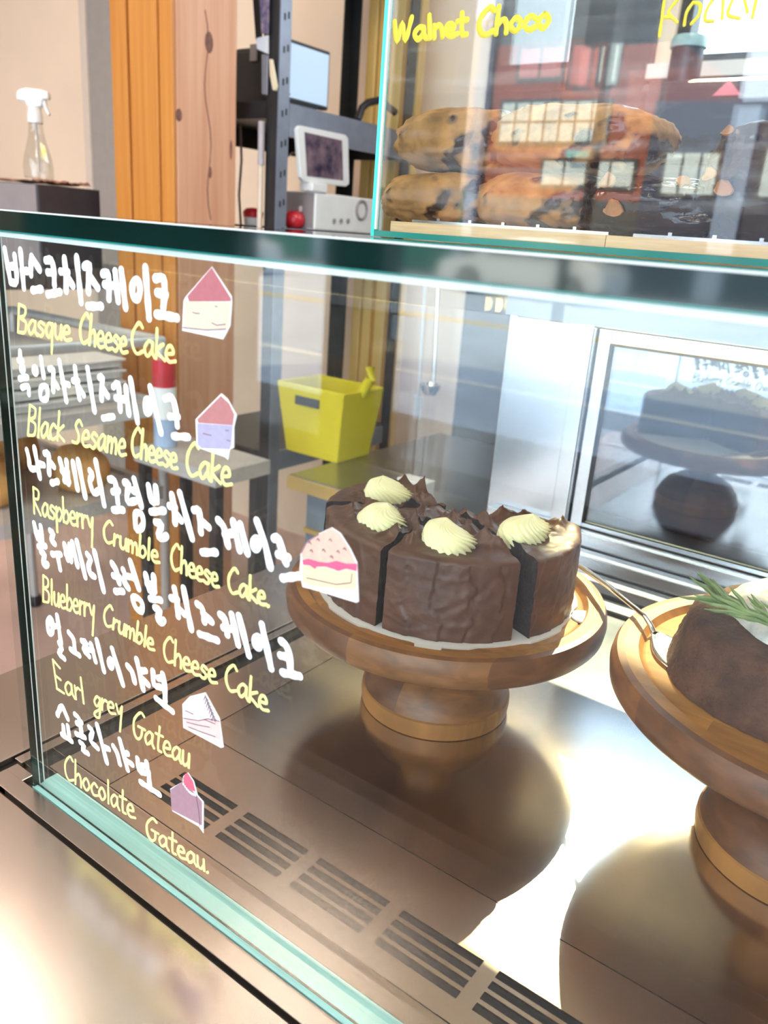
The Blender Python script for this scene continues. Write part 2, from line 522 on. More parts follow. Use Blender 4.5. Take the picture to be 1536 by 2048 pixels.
# strokes of the handwriting: x,z in tenths of a millimetre on the pane
LETTERS = {
    'k1': "160,3185 189,3035|242,3162 245,3120 248,3077 244,3046 230,3035 209,3035 189,3035|172,3106 243,3115|295,3189 301,3020|293,3096 343,3100|385,3167 382,3155 378,3144 375,3131 373,3116 371,3101 370,3086|385,3167 444,3114|373,3015 449,3028|499,3160 515,3162 531,3165 544,3163 551,3152 556,3136 558,3118 559,3098 557,3077 556,3055|508,3108 562,3110|497,3008 597,3029|646,3179 647,3162 649,3146 650,3126 649,3099 648,3069 646,3039|611,3120 668,3122|661,3100 700,3066|739,3191 755,3001|791,3156 807,3162 822,3168 832,3167 831,3154 825,3135 819,3114 817,3093 815,3072 814,3050|832,3115 883,3075|804,2988 904,2998|922,3136 935,3140 948,3144 957,3144 962,3136 963,3123 963,3106 963,3085 961,3060 959,3036|932,3093 997,3094|1009,3153 1023,3034|1051,3162 1072,3011|1148,3130 1153,3130 1158,3128 1163,3124 1167,3119 1169,3113 1171,3106 1172,3099 1172,3091 1170,3083 1168,3076 1164,3069 1160,3063 1155,3059 1150,3056 1144,3055 1139,3055 1134,3057 1129,3060 1126,3065 1123,3072 1121,3078 1120,3086 1120,3094 1122,3102 1124,3109 1128,3116 1132,3122 1137,3126 1143,3129 1148,3130|1210,3185 1226,2985|1271,3148 1290,3152 1308,3156 1321,3153 1327,3140 1328,3121 1328,3100 1326,3080 1322,3059 1318,3038|1281,3093 1335,3091|1274,3006 1401,3006",
    'k2': "226,2706 223,2663|206,2660 243,2662|235,2634 238,2634 241,2634 243,2633 244,2632 246,2630 246,2627 247,2625 246,2622 245,2620 244,2617 242,2615 240,2613 237,2611 235,2610 232,2609 229,2609 227,2609 225,2610 223,2612 222,2614 221,2616 221,2618 221,2621 222,2624 224,2626 225,2629 228,2631 230,2632 233,2634 235,2634|203,2568 275,2587|218,2525 239,2533 261,2541 276,2542 281,2534 279,2519 278,2503|350,2646 353,2646 355,2645 357,2644 359,2642 360,2640 361,2638 361,2635 361,2632 360,2629 358,2626 356,2624 354,2621 352,2620 349,2618 347,2617 344,2617 342,2618 340,2619 338,2621 337,2623 336,2625 336,2628 336,2631 337,2634 339,2637 341,2640 343,2642 345,2644 348,2645 350,2646|406,2701 419,2612|389,2553 381,2536 378,2513 382,2498 397,2495 418,2500 434,2509 442,2527 444,2550 441,2566 426,2568 405,2563 389,2553|471,2658 483,2660 495,2662 503,2659 504,2648 501,2631 498,2613 496,2595 494,2575 492,2555|504,2607 533,2581|559,2708 597,2524|574,2607 624,2607|682,2697 684,2678 686,2658 689,2636 693,2611 698,2582 704,2554|661,2632 701,2637|705,2610 739,2578|779,2708 817,2515|865,2679 874,2682 883,2685 888,2683 887,2670 883,2650 879,2631 877,2614 876,2597 875,2580|885,2639 923,2603|881,2494 957,2516|966,2653 978,2662 991,2672 1000,2673 1005,2660 1007,2639 1008,2618 1009,2597 1010,2576 1010,2554|980,2606 1047,2610|1055,2668 1071,2548|1090,2708 1130,2524|1204,2638 1208,2638 1212,2636 1215,2634 1218,2630 1220,2625 1221,2620 1222,2613 1221,2607 1220,2600 1219,2594 1216,2588 1213,2584 1209,2580 1205,2577 1201,2575 1198,2575 1194,2577 1190,2579 1188,2583 1186,2588 1184,2594 1184,2600 1184,2607 1185,2613 1187,2619 1189,2625 1192,2630 1196,2634 1200,2636 1204,2638|1222,2695 1288,2506|1318,2661 1334,2667 1350,2673 1363,2672 1373,2661 1381,2643 1387,2623 1391,2603 1393,2580 1395,2558|1346,2589 1401,2599|1369,2508 1464,2524",
    'k3': "220,2200 225,2186 229,2172 233,2157 234,2139 234,2121 241,2109 259,2108 283,2114 306,2119|292,2228 322,2077|310,2149 366,2154|381,2218 393,2221 406,2225 415,2222 417,2209 414,2191 412,2172 412,2155 411,2136 410,2118|424,2183 456,2166|426,2072 482,2094|512,2214 547,2124|568,2219 573,2106|523,2159 574,2167|541,2112 580,2118|622,2225 648,2094|666,2244 709,2069|758,2213 766,2209 774,2204 777,2198 770,2187 759,2174 753,2159 758,2140 768,2119 780,2107 793,2109 808,2120 823,2130|808,2273 859,2067|908,2206 923,2209 937,2212 948,2209 954,2198 957,2182 960,2164 962,2145 964,2125 966,2104|930,2150 975,2168|929,2059 1004,2079|1021,2217 1034,2220 1047,2222 1054,2219 1051,2204 1043,2183 1037,2164 1036,2149 1038,2135 1045,2128 1059,2130 1079,2139 1098,2148|1093,2250 1139,2133|1081,2194 1109,2195|1095,2083 1091,2062 1092,2033 1096,2013 1104,2007 1115,2009 1125,2015 1135,2025 1145,2039 1150,2053 1150,2069 1145,2085 1138,2095 1124,2097 1107,2093 1095,2083|1194,2243 1200,2219 1206,2194 1214,2177 1225,2175 1238,2181 1251,2187|1244,2249 1251,2184|1208,2123 1299,2153|1238,2081 1254,2083 1270,2086 1279,2082 1274,2066 1262,2043 1255,2025 1258,2016 1267,2013 1277,2013 1288,2018 1301,2027 1313,2036|1353,2240 1357,2222 1362,2205 1365,2185 1368,2163 1370,2139 1372,2114|1335,2184 1374,2188|1378,2158 1412,2137|1405,2262 1483,2072|1495,2207 1506,2210 1518,2214 1526,2212 1531,2200 1533,2183 1535,2165 1537,2149 1538,2133 1540,2117|1544,2168 1589,2154|1548,2026 1634,2052|1646,2202 1657,2197 1667,2192 1677,2184 1684,2173 1689,2159 1694,2144 1699,2131 1703,2117 1708,2103|1686,2148 1737,2169|1736,2220 1776,2104|1778,2218 1822,2104|1869,2181 1872,2182 1876,2181 1879,2180 1881,2178 1883,2174 1885,2171 1886,2167 1886,2162 1885,2157 1884,2153 1882,2149 1880,2145 1877,2142 1874,2139 1870,2138 1867,2137 1864,2138 1861,2139 1858,2142 1856,2145 1854,2148 1854,2153 1854,2157 1854,2162 1855,2166 1857,2171 1860,2175 1863,2178 1866,2180 1869,2181|1871,2259 1887,2232 1903,2205 1918,2177 1930,2146 1941,2113 1953,2081|1968,2210 1975,2214 1983,2218 1991,2216 1999,2204 2008,2186 2016,2168 2023,2154 2030,2140 2037,2126|1993,2149 2047,2153|2021,2055 2107,2092",
    'k4': "236,1801 244,1771 251,1742 261,1722 272,1719 285,1726 298,1733|297,1802 303,1727|245,1748 296,1762|261,1676 330,1701|282,1650 297,1652 311,1653 318,1649 313,1635 302,1614 294,1597 296,1587 303,1581 310,1579 318,1583 328,1591 337,1599|383,1801 394,1800 406,1799 412,1794 406,1782 395,1765 389,1752 395,1745 406,1741 417,1738|386,1670 465,1693|435,1684 452,1605|506,1760 527,1683|552,1770 555,1684|512,1707 564,1723|576,1791 610,1672|617,1810 673,1630|700,1764 710,1758 721,1751 726,1743 721,1731 712,1716 706,1702 707,1687 712,1673 719,1663 729,1659 740,1659 751,1659|762,1796 822,1603|901,1776 911,1768 922,1760 930,1750 936,1738 940,1725 943,1713 946,1704 949,1696 952,1688|907,1712 959,1718|918,1631 980,1652|987,1768 992,1761 997,1753 1000,1745 998,1733 994,1720 993,1708 1000,1699 1011,1691 1022,1683|1044,1830 1102,1706|1025,1746 1070,1753|1053,1640 1055,1626 1065,1609 1076,1596 1089,1590 1103,1589 1115,1592 1122,1604 1127,1620 1126,1634 1119,1644 1106,1651 1093,1654 1078,1653 1062,1648 1053,1640|1157,1797 1165,1769 1174,1740 1183,1721 1193,1718 1205,1723 1216,1729|1214,1808 1221,1734|1165,1752 1217,1766|1186,1682 1262,1701|1218,1645 1233,1647 1247,1648 1256,1645 1251,1631 1241,1612 1235,1597 1240,1588 1249,1582 1258,1581 1266,1586 1274,1595 1282,1603|1360,1793 1366,1774 1372,1754 1377,1733 1380,1710 1382,1685 1384,1660|1336,1736 1381,1745|1385,1703 1429,1686|1423,1814 1473,1625|1514,1767 1524,1765 1534,1764 1543,1759 1549,1751 1553,1740 1557,1729 1559,1718 1560,1706 1561,1695|1552,1734 1608,1712|1528,1622 1645,1633|1662,1766 1672,1763 1681,1761 1689,1755 1695,1742 1700,1726 1703,1711 1705,1701 1707,1693 1708,1685|1681,1710 1734,1722|1733,1791 1775,1661|1777,1800 1841,1634|1891,1743 1894,1744 1898,1744 1901,1742 1903,1740 1906,1736 1907,1732 1908,1728 1908,1723 1908,1717 1906,1712 1904,1707 1902,1703 1899,1699 1896,1696 1892,1695 1889,1694 1885,1694 1882,1696 1880,1698 1877,1701 1876,1705 1875,1710 1875,1715 1876,1720 1877,1726 1879,1731 1881,1735 1884,1738 1888,1741 1891,1743|1913,1808 1973,1624|2024,1772 2032,1771 2041,1769 2049,1765 2056,1758 2064,1747 2070,1733 2074,1713 2078,1689 2081,1664|2023,1705 2075,1715|2038,1630 2133,1652",
    'k5': "325,1273 330,1274 335,1272 339,1269 342,1264 345,1256 346,1248 346,1238 345,1227 343,1217 339,1207 335,1197 330,1189 325,1182 320,1177 314,1173 309,1173 304,1174 300,1177 297,1183 295,1191 294,1199 294,1209 295,1220 297,1230 300,1240 305,1250 309,1258 314,1265 320,1270 325,1273|394,1313 414,1155|336,1230 406,1255|395,1147 404,1140 413,1133 417,1124 408,1110 394,1093 388,1080 398,1074 417,1070 435,1066|495,1248 509,1241 523,1234 534,1223 538,1206 539,1185 540,1163|503,1149 579,1143|611,1241 627,1244 642,1247 651,1244 644,1231 630,1212 624,1195 633,1186 651,1180 668,1173|691,1252 723,1164|744,1295 793,1134|659,1209 705,1223|856,1228 859,1229 862,1228 864,1227 866,1224 867,1221 868,1217 868,1212 868,1207 867,1203 866,1198 864,1193 861,1189 859,1186 856,1183 853,1181 851,1181 848,1181 846,1183 844,1185 843,1189 842,1192 842,1197 842,1202 843,1207 844,1212 846,1217 848,1221 851,1224 854,1226 856,1228|872,1294 949,1118|993,1245 1005,1239 1017,1234 1028,1225 1035,1210 1041,1192 1046,1173|1068,1311 1112,1159|1090,1254 1136,1275|1094,1223 1154,1203|1192,1295 1192,1268 1193,1240 1199,1222 1212,1218 1230,1223 1248,1228|1265,1307 1278,1255|1230,1271 1269,1287|1278,1255 1280,1169|1211,1150 1332,1129",
    'k6': "328,659 341,684 355,709 366,728 374,736 381,739 387,741|387,741 430,680|380,609 382,549|426,630 433,573|360,543 455,544|504,742 516,741 529,739 539,733 546,718 550,698 553,680 554,665 555,652 555,639|517,689 562,718|504,615 585,631|538,575 552,575 565,574 574,570 570,559 561,544 558,533 570,531 588,533 607,535|633,717 645,715 656,713 662,705 655,684 642,657 639,635 653,625 678,620 702,615|707,767 779,560|750,647 803,659|845,696 856,687 867,678 876,666 884,649 889,629 895,609|904,765 961,605|939,696 967,710|948,660 1002,658|1048,717 1051,692 1054,668 1061,651 1073,647 1088,652 1103,656|1122,730 1130,678|1084,691 1126,708|1136,681 1143,587|1068,581 1220,583",
    'e1': "222,2800 249,2937|249,2937 264,2935 279,2933 293,2930 301,2925 304,2917 302,2906 296,2896 289,2888 277,2882 261,2879 247,2876 241,2873 249,2870 267,2867 286,2864 297,2857 300,2847 297,2833 292,2819 283,2809 271,2804 255,2802 238,2802 222,2800|379,2866 373,2869 367,2872 361,2874 354,2872 345,2867 334,2858 324,2847 319,2838 318,2828 321,2817 326,2808 332,2804 340,2808 351,2816 361,2826 369,2836 374,2844 376,2853 378,2861 380,2870|380,2870 378,2858 376,2846 374,2835 374,2826 376,2819 379,2815 384,2811 388,2806|454,2865 446,2868 438,2871 431,2874 425,2874 418,2871 412,2866 408,2860 408,2854 414,2848 426,2843 437,2837 443,2832 442,2825 436,2818 429,2811 421,2807 415,2807 407,2808 399,2811 392,2813|519,2870 513,2872 507,2875 501,2877 494,2876 487,2870 478,2862 471,2852 467,2842 467,2832 471,2822 477,2813 483,2809 490,2813 498,2822 506,2834 514,2844|522,2877 500,2737|545,2877 543,2865 541,2853 539,2841 539,2831 542,2823 545,2817 550,2813 556,2812 562,2815 570,2822 577,2830 583,2839 586,2848 588,2858 590,2868 592,2878|592,2878 585,2813|607,2843 620,2846 634,2848 646,2850 654,2854 656,2860 654,2868 650,2875 646,2880 640,2881 633,2880 626,2877 620,2873 614,2866 609,2857 606,2848 605,2840 606,2832 610,2824 616,2818 623,2814 632,2814 643,2817 654,2820 666,2824|808,2938 804,2943 800,2950 796,2955 790,2955 781,2948 769,2936 757,2922 749,2908 743,2895 739,2880 738,2866 738,2853 740,2842 744,2831 750,2823 756,2819 765,2819 775,2824 785,2830 796,2836|829,2954 803,2818|811,2859 819,2867 827,2876 835,2883 841,2886 845,2883 847,2877 849,2868 850,2859 849,2850 848,2839 846,2829 844,2818|865,2848 877,2850 888,2852 899,2854 906,2858 908,2864 907,2873 904,2880 900,2885 895,2886 890,2886 883,2883 878,2879 873,2872 868,2863 865,2854 863,2845 864,2837 867,2829 872,2822 877,2818 885,2817 894,2819 904,2823 914,2826|922,2848 933,2850 945,2851 955,2854 962,2857 964,2864 963,2872 960,2879 956,2884 952,2885 946,2885 940,2882 934,2878 930,2871 925,2862 922,2853 920,2844 921,2836 924,2828 929,2821 934,2817 942,2817 951,2819 961,2822 970,2825|1020,2873 1014,2876 1008,2880 1003,2883 998,2883 993,2881 988,2876 985,2870 984,2864 989,2858 998,2852 1006,2846 1011,2840 1010,2834 1005,2827 999,2821 994,2817 988,2816 983,2818 977,2821 971,2824|1029,2846 1039,2848 1050,2850 1060,2852 1067,2856 1069,2862 1067,2870 1064,2878 1061,2882 1057,2884 1051,2883 1045,2880 1040,2876 1036,2870 1031,2861 1028,2852 1027,2843 1028,2835 1031,2827 1035,2821 1041,2816 1048,2816 1056,2818 1066,2821 1075,2824|1182,2940 1177,2946 1172,2953 1166,2957 1159,2957 1149,2951 1137,2939 1126,2926 1117,2913 1113,2899 1111,2885 1110,2872 1112,2859 1116,2848 1122,2838 1130,2830 1138,2825 1148,2826 1159,2830 1170,2836 1182,2841|1246,2883 1241,2886 1235,2889 1229,2891 1223,2890 1215,2885 1206,2876 1198,2867 1194,2858 1194,2848 1197,2837 1203,2828 1209,2824 1216,2827 1225,2835 1234,2845 1240,2854 1243,2861 1245,2870 1246,2878 1247,2886|1247,2886 1246,2875 1245,2863 1244,2853 1245,2844 1247,2837 1251,2832 1255,2828 1259,2824|1276,2947 1266,2824|1315,2888 1301,2880 1287,2872 1275,2864 1270,2856 1276,2848 1290,2839 1307,2831 1322,2823|1332,2852 1344,2853 1357,2855 1368,2857 1375,2860 1377,2866 1375,2874 1370,2882 1366,2886 1360,2888 1354,2887 1347,2885 1342,2880 1337,2874 1333,2866 1330,2857 1330,2848 1332,2841 1336,2833 1342,2826 1349,2822 1358,2822 1368,2824 1379,2827 1389,2829",
    'e2': "241,2284 280,2447|280,2447 293,2445 307,2443 319,2440 327,2435 328,2426 325,2414 320,2401 312,2391 301,2384 285,2379 271,2375 266,2371 273,2368 289,2366 306,2362 317,2356 318,2344 315,2327 308,2311 299,2298 287,2292 273,2289 256,2287 241,2284|369,2447 335,2294|427,2375 422,2377 416,2381 411,2382 404,2380 395,2373 384,2362 374,2349 368,2338 367,2326 368,2313 372,2303 378,2299 386,2303 396,2314 407,2327 415,2338 420,2348 423,2359 425,2369 428,2379|428,2379 425,2365 422,2351 419,2338 418,2327 419,2319 422,2314 426,2310 429,2305|499,2374 494,2379 489,2384 484,2388 478,2388 469,2381 459,2370 450,2357 445,2345 444,2334 446,2323 451,2313 456,2308 464,2308 474,2312 484,2318 494,2324|533,2461 501,2313|562,2396 547,2385 531,2374 517,2363 511,2352 516,2343 528,2335 544,2327 558,2319|714,2427 709,2434 705,2441 701,2447 695,2449 687,2445 677,2437 668,2427 663,2417 666,2407 673,2395 681,2383 684,2372 683,2361 679,2350 673,2340 667,2333 659,2330 650,2329 640,2330 630,2331|714,2362 727,2366 741,2368 753,2372 761,2376 764,2384 763,2393 760,2401 756,2406 751,2407 744,2406 737,2403 730,2397 724,2390 718,2379 714,2368 711,2358 712,2349 715,2340 719,2333 726,2329 734,2329 745,2332 757,2336 768,2340|829,2399 823,2402 817,2406 810,2409 805,2409 799,2405 793,2399 789,2392 788,2385 793,2379 803,2373 812,2367 817,2361 815,2353 809,2345 802,2338 795,2333 789,2332 782,2334 776,2337 769,2339|892,2406 887,2408 882,2412 877,2414 870,2412 862,2405 852,2395 843,2384 837,2373 836,2362 837,2350 841,2340 846,2336 853,2340 863,2349 873,2361 881,2372 885,2381 888,2390 890,2400 893,2409|893,2409 890,2397 887,2383 884,2371 883,2361 885,2353 887,2348 891,2344 894,2339|915,2414 900,2339|910,2384 917,2393 924,2404 930,2412 935,2415 938,2412 940,2405 940,2396 940,2386 939,2376 936,2365 933,2353 930,2341|940,2386 947,2395 954,2405 960,2413 965,2417 968,2414 970,2407 971,2397 971,2388 971,2378 969,2366 966,2355 964,2343|990,2378 1002,2381 1014,2383 1025,2387 1033,2391 1035,2398 1034,2407 1031,2415 1028,2420 1023,2421 1017,2420 1010,2416 1004,2411 999,2404 994,2394 989,2383 988,2374 988,2365 991,2357 996,2349 1002,2345 1010,2345 1019,2348 1030,2353 1040,2356|1149,2481 1145,2487 1142,2494 1138,2498 1132,2498 1124,2491 1114,2479 1104,2465 1096,2451 1092,2437 1089,2422 1088,2408 1088,2395 1090,2384 1094,2373 1099,2365 1106,2361 1113,2361 1122,2366 1131,2373 1140,2378|1167,2498 1148,2361|1154,2403 1160,2411 1168,2420 1174,2427 1180,2430 1183,2427 1186,2421 1188,2412 1188,2403 1188,2394 1187,2383 1186,2372 1185,2362|1203,2393 1213,2395 1223,2397 1233,2399 1239,2403 1240,2410 1239,2418 1236,2426 1233,2430 1229,2432 1224,2431 1218,2428 1213,2423 1209,2417 1205,2408 1202,2398 1201,2389 1202,2381 1205,2373 1209,2366 1214,2362 1221,2362 1229,2364 1238,2368 1247,2371|1254,2393 1264,2395 1274,2397 1283,2400 1289,2404 1291,2410 1290,2418 1287,2426 1284,2430 1280,2432 1274,2431 1269,2428 1264,2424 1260,2417 1256,2408 1253,2398 1252,2390 1253,2382 1256,2374 1260,2367 1266,2363 1272,2362 1280,2365 1289,2368 1297,2371|1341,2421 1336,2424 1331,2427 1326,2430 1321,2431 1317,2428 1313,2423 1310,2416 1310,2410 1314,2405 1322,2399 1330,2393 1334,2387 1333,2381 1329,2373 1324,2367 1319,2363 1314,2363 1309,2365 1304,2368 1299,2370|1350,2394 1360,2396 1370,2398 1378,2401 1384,2404 1386,2411 1385,2419 1382,2426 1378,2431 1374,2432 1369,2431 1364,2428 1360,2424 1356,2417 1352,2409 1349,2399 1348,2391 1350,2383 1352,2375 1356,2368 1361,2364 1368,2364 1376,2366 1384,2369 1392,2372|1526,2488 1521,2494 1516,2501 1511,2506 1504,2506 1494,2498 1482,2485 1471,2469 1463,2454 1458,2439 1456,2423 1455,2408 1457,2394 1461,2382 1466,2371 1474,2363 1482,2358 1491,2359 1502,2365 1513,2372 1524,2379|1587,2429 1582,2432 1576,2435 1571,2437 1564,2435 1557,2429 1548,2419 1540,2408 1536,2398 1536,2387 1539,2375 1544,2366 1550,2362 1557,2365 1566,2374 1574,2386 1581,2396 1584,2405 1586,2414 1586,2423 1588,2433|1588,2433 1587,2420 1585,2407 1585,2395 1585,2385 1588,2378 1591,2373 1595,2369 1599,2364|1616,2502 1605,2364|1653,2439 1641,2429 1626,2420 1614,2410 1610,2401 1616,2392 1629,2384 1645,2375 1660,2367|1670,2400 1681,2403 1694,2405 1705,2408 1712,2413 1714,2419 1711,2428 1707,2436 1703,2441 1698,2442 1691,2441 1685,2438 1680,2433 1675,2425 1671,2416 1668,2406 1668,2396 1670,2388 1674,2379 1679,2373 1686,2368 1694,2368 1704,2371 1715,2375 1725,2379",
    'e3': "246,1861 255,2008|255,2008 268,2006 282,2004 294,2002 301,1997 303,1987 301,1975 297,1962 291,1953 282,1948 269,1948 258,1946 255,1939 261,1925 275,1906 291,1886 306,1867|376,1937 370,1940 364,1943 359,1945 353,1943 345,1936 337,1926 330,1915 326,1905 326,1894 330,1883 335,1873 341,1870 348,1873 356,1883 364,1894 370,1905 373,1914 374,1923 375,1932 376,1941|376,1941 375,1929 374,1916 374,1904 375,1894 378,1887 381,1882 385,1878 389,1874|441,1939 434,1942 427,1945 420,1948 414,1948 409,1944 404,1938 401,1932 402,1925 408,1920 419,1914 429,1909 435,1903 435,1896 431,1888 425,1881 419,1876 413,1875 406,1877 399,1879 392,1881|456,1951 450,1814|455,1922 462,1931 469,1941 476,1950 482,1953 488,1950 494,1942 499,1932 500,1922 497,1912 490,1900 483,1888 476,1881 470,1880 464,1883 459,1887 453,1890|518,2019 513,1885|515,1927 522,1935 529,1944 536,1951 542,1954 548,1951 553,1943 558,1933 559,1924 557,1914 552,1903 546,1893 539,1887 533,1885 527,1887 520,1890 514,1892|574,1921 585,1925 597,1928 607,1931 614,1935 615,1942 613,1950 609,1958 604,1962 599,1963 593,1962 587,1959 582,1954 578,1946 574,1937 572,1927 572,1918 574,1910 578,1902 584,1895 591,1891 599,1892 608,1895 618,1899 627,1903|634,1965 632,1895|633,1933 638,1941 643,1950 648,1957 652,1963 656,1964 660,1963 664,1962 668,1960|677,1968 675,1899|676,1937 681,1945 686,1953 690,1961 695,1966 699,1968 703,1967 707,1965 711,1964|719,1971 724,1957 729,1940 734,1927 739,1921 744,1926 749,1939 753,1954 758,1967|761,1974 744,1815|918,1980 913,1985 908,1990 903,1994 896,1994 887,1988 875,1978 864,1965 855,1953 850,1941 848,1929 848,1916 849,1906 852,1896 858,1887 865,1880 873,1876 882,1877 893,1881 904,1887 914,1892|932,1936 924,1877|929,1910 934,1916 940,1923 946,1929 951,1933 956,1935 960,1934 964,1932 968,1931|978,1937 977,1926 976,1915 974,1904 975,1896 977,1889 981,1883 986,1879 991,1878 996,1881 1003,1887 1009,1895 1014,1902 1017,1910 1018,1919 1019,1928 1021,1937|1021,1937 1018,1879|1038,1937 1033,1879|1037,1914 1043,1921 1048,1929 1054,1935 1058,1937 1062,1935 1064,1930 1066,1922 1067,1915 1067,1907 1066,1898 1065,1889 1063,1880|1067,1915 1073,1921 1079,1929 1084,1935 1088,1938 1092,1936 1095,1930 1097,1923 1099,1915 1099,1907 1099,1899 1098,1889 1097,1880|1127,1989 1116,1881|1119,1915 1127,1921 1134,1928 1141,1934 1147,1936 1153,1933 1158,1926 1162,1918 1163,1910 1160,1903 1155,1894 1148,1886 1142,1881 1136,1880 1129,1882 1123,1884 1116,1887|1192,1989 1182,1882|1207,1908 1218,1910 1230,1912 1240,1914 1247,1917 1248,1922 1246,1929 1243,1936 1238,1939 1233,1940 1227,1940 1221,1937 1216,1934 1212,1928 1208,1920 1205,1912 1205,1905 1207,1899 1210,1892 1216,1886 1222,1883 1230,1883 1239,1885 1249,1888 1259,1890|1399,1999 1395,2004 1391,2010 1387,2015 1381,2015 1373,2008 1364,1996 1355,1983 1349,1970 1345,1957 1343,1943 1343,1930 1345,1918 1348,1907 1353,1897 1359,1890 1365,1885 1373,1886 1381,1891 1390,1897 1399,1902|1416,2014 1408,1886|1410,1925 1417,1933 1423,1941 1429,1948 1434,1951 1438,1948 1441,1942 1444,1934 1445,1925 1446,1917 1446,1907 1445,1897 1445,1887|1461,1916 1471,1918 1481,1920 1490,1922 1496,1926 1497,1932 1495,1939 1492,1947 1488,1951 1484,1952 1479,1951 1473,1949 1469,1945 1465,1938 1462,1930 1460,1921 1459,1913 1461,1905 1464,1897 1469,1891 1475,1887 1482,1887 1490,1889 1498,1892 1507,1895|1512,1916 1522,1918 1532,1920 1541,1923 1547,1926 1548,1932 1546,1940 1543,1947 1539,1951 1535,1953 1530,1952 1524,1949 1520,1945 1517,1939 1513,1930 1511,1921 1511,1913 1513,1906 1516,1898 1521,1892 1526,1888 1533,1888 1541,1890 1549,1893 1558,1896|1598,1942 1592,1945 1587,1949 1581,1951 1577,1952 1573,1949 1569,1944 1567,1938 1567,1933 1572,1927 1580,1922 1589,1916 1593,1911 1593,1905 1590,1898 1585,1892 1580,1889 1575,1888 1570,1890 1564,1893 1559,1895|1609,1917 1618,1919 1628,1921 1637,1924 1642,1927 1643,1933 1642,1941 1638,1948 1634,1952 1630,1953 1625,1952 1620,1950 1616,1946 1613,1939 1610,1931 1608,1922 1607,1914 1609,1907 1612,1899 1617,1893 1623,1889 1629,1889 1637,1891 1645,1895 1653,1897|1767,1998 1763,2003 1758,2008 1754,2012 1748,2012 1740,2006 1731,1995 1723,1982 1717,1970 1713,1958 1712,1946 1713,1934 1715,1923 1718,1914 1724,1905 1730,1898 1737,1894 1745,1895 1753,1900 1762,1905 1771,1910|1821,1950 1816,1952 1811,1955 1806,1956 1801,1955 1795,1950 1788,1942 1783,1934 1780,1925 1780,1917 1783,1907 1788,1900 1793,1897 1799,1899 1805,1907 1812,1916 1817,1924 1819,1931 1820,1938 1820,1946 1821,1953|1821,1953 1820,1943 1820,1933 1820,1923 1821,1915 1823,1909 1826,1905 1830,1902 1833,1898|1841,2008 1839,1898|1875,1958 1865,1950 1853,1942 1844,1935 1841,1928 1846,1920 1857,1914 1871,1907 1883,1900|1890,1926 1900,1929 1910,1931 1919,1933 1925,1936 1926,1942 1924,1949 1920,1955 1916,1959 1912,1960 1906,1959 1901,1956 1897,1952 1894,1947 1891,1939 1889,1931 1889,1924 1891,1917 1895,1910 1900,1904 1905,1901 1912,1901 1920,1903 1929,1906 1937,1909|1944,1903 1949,1907",
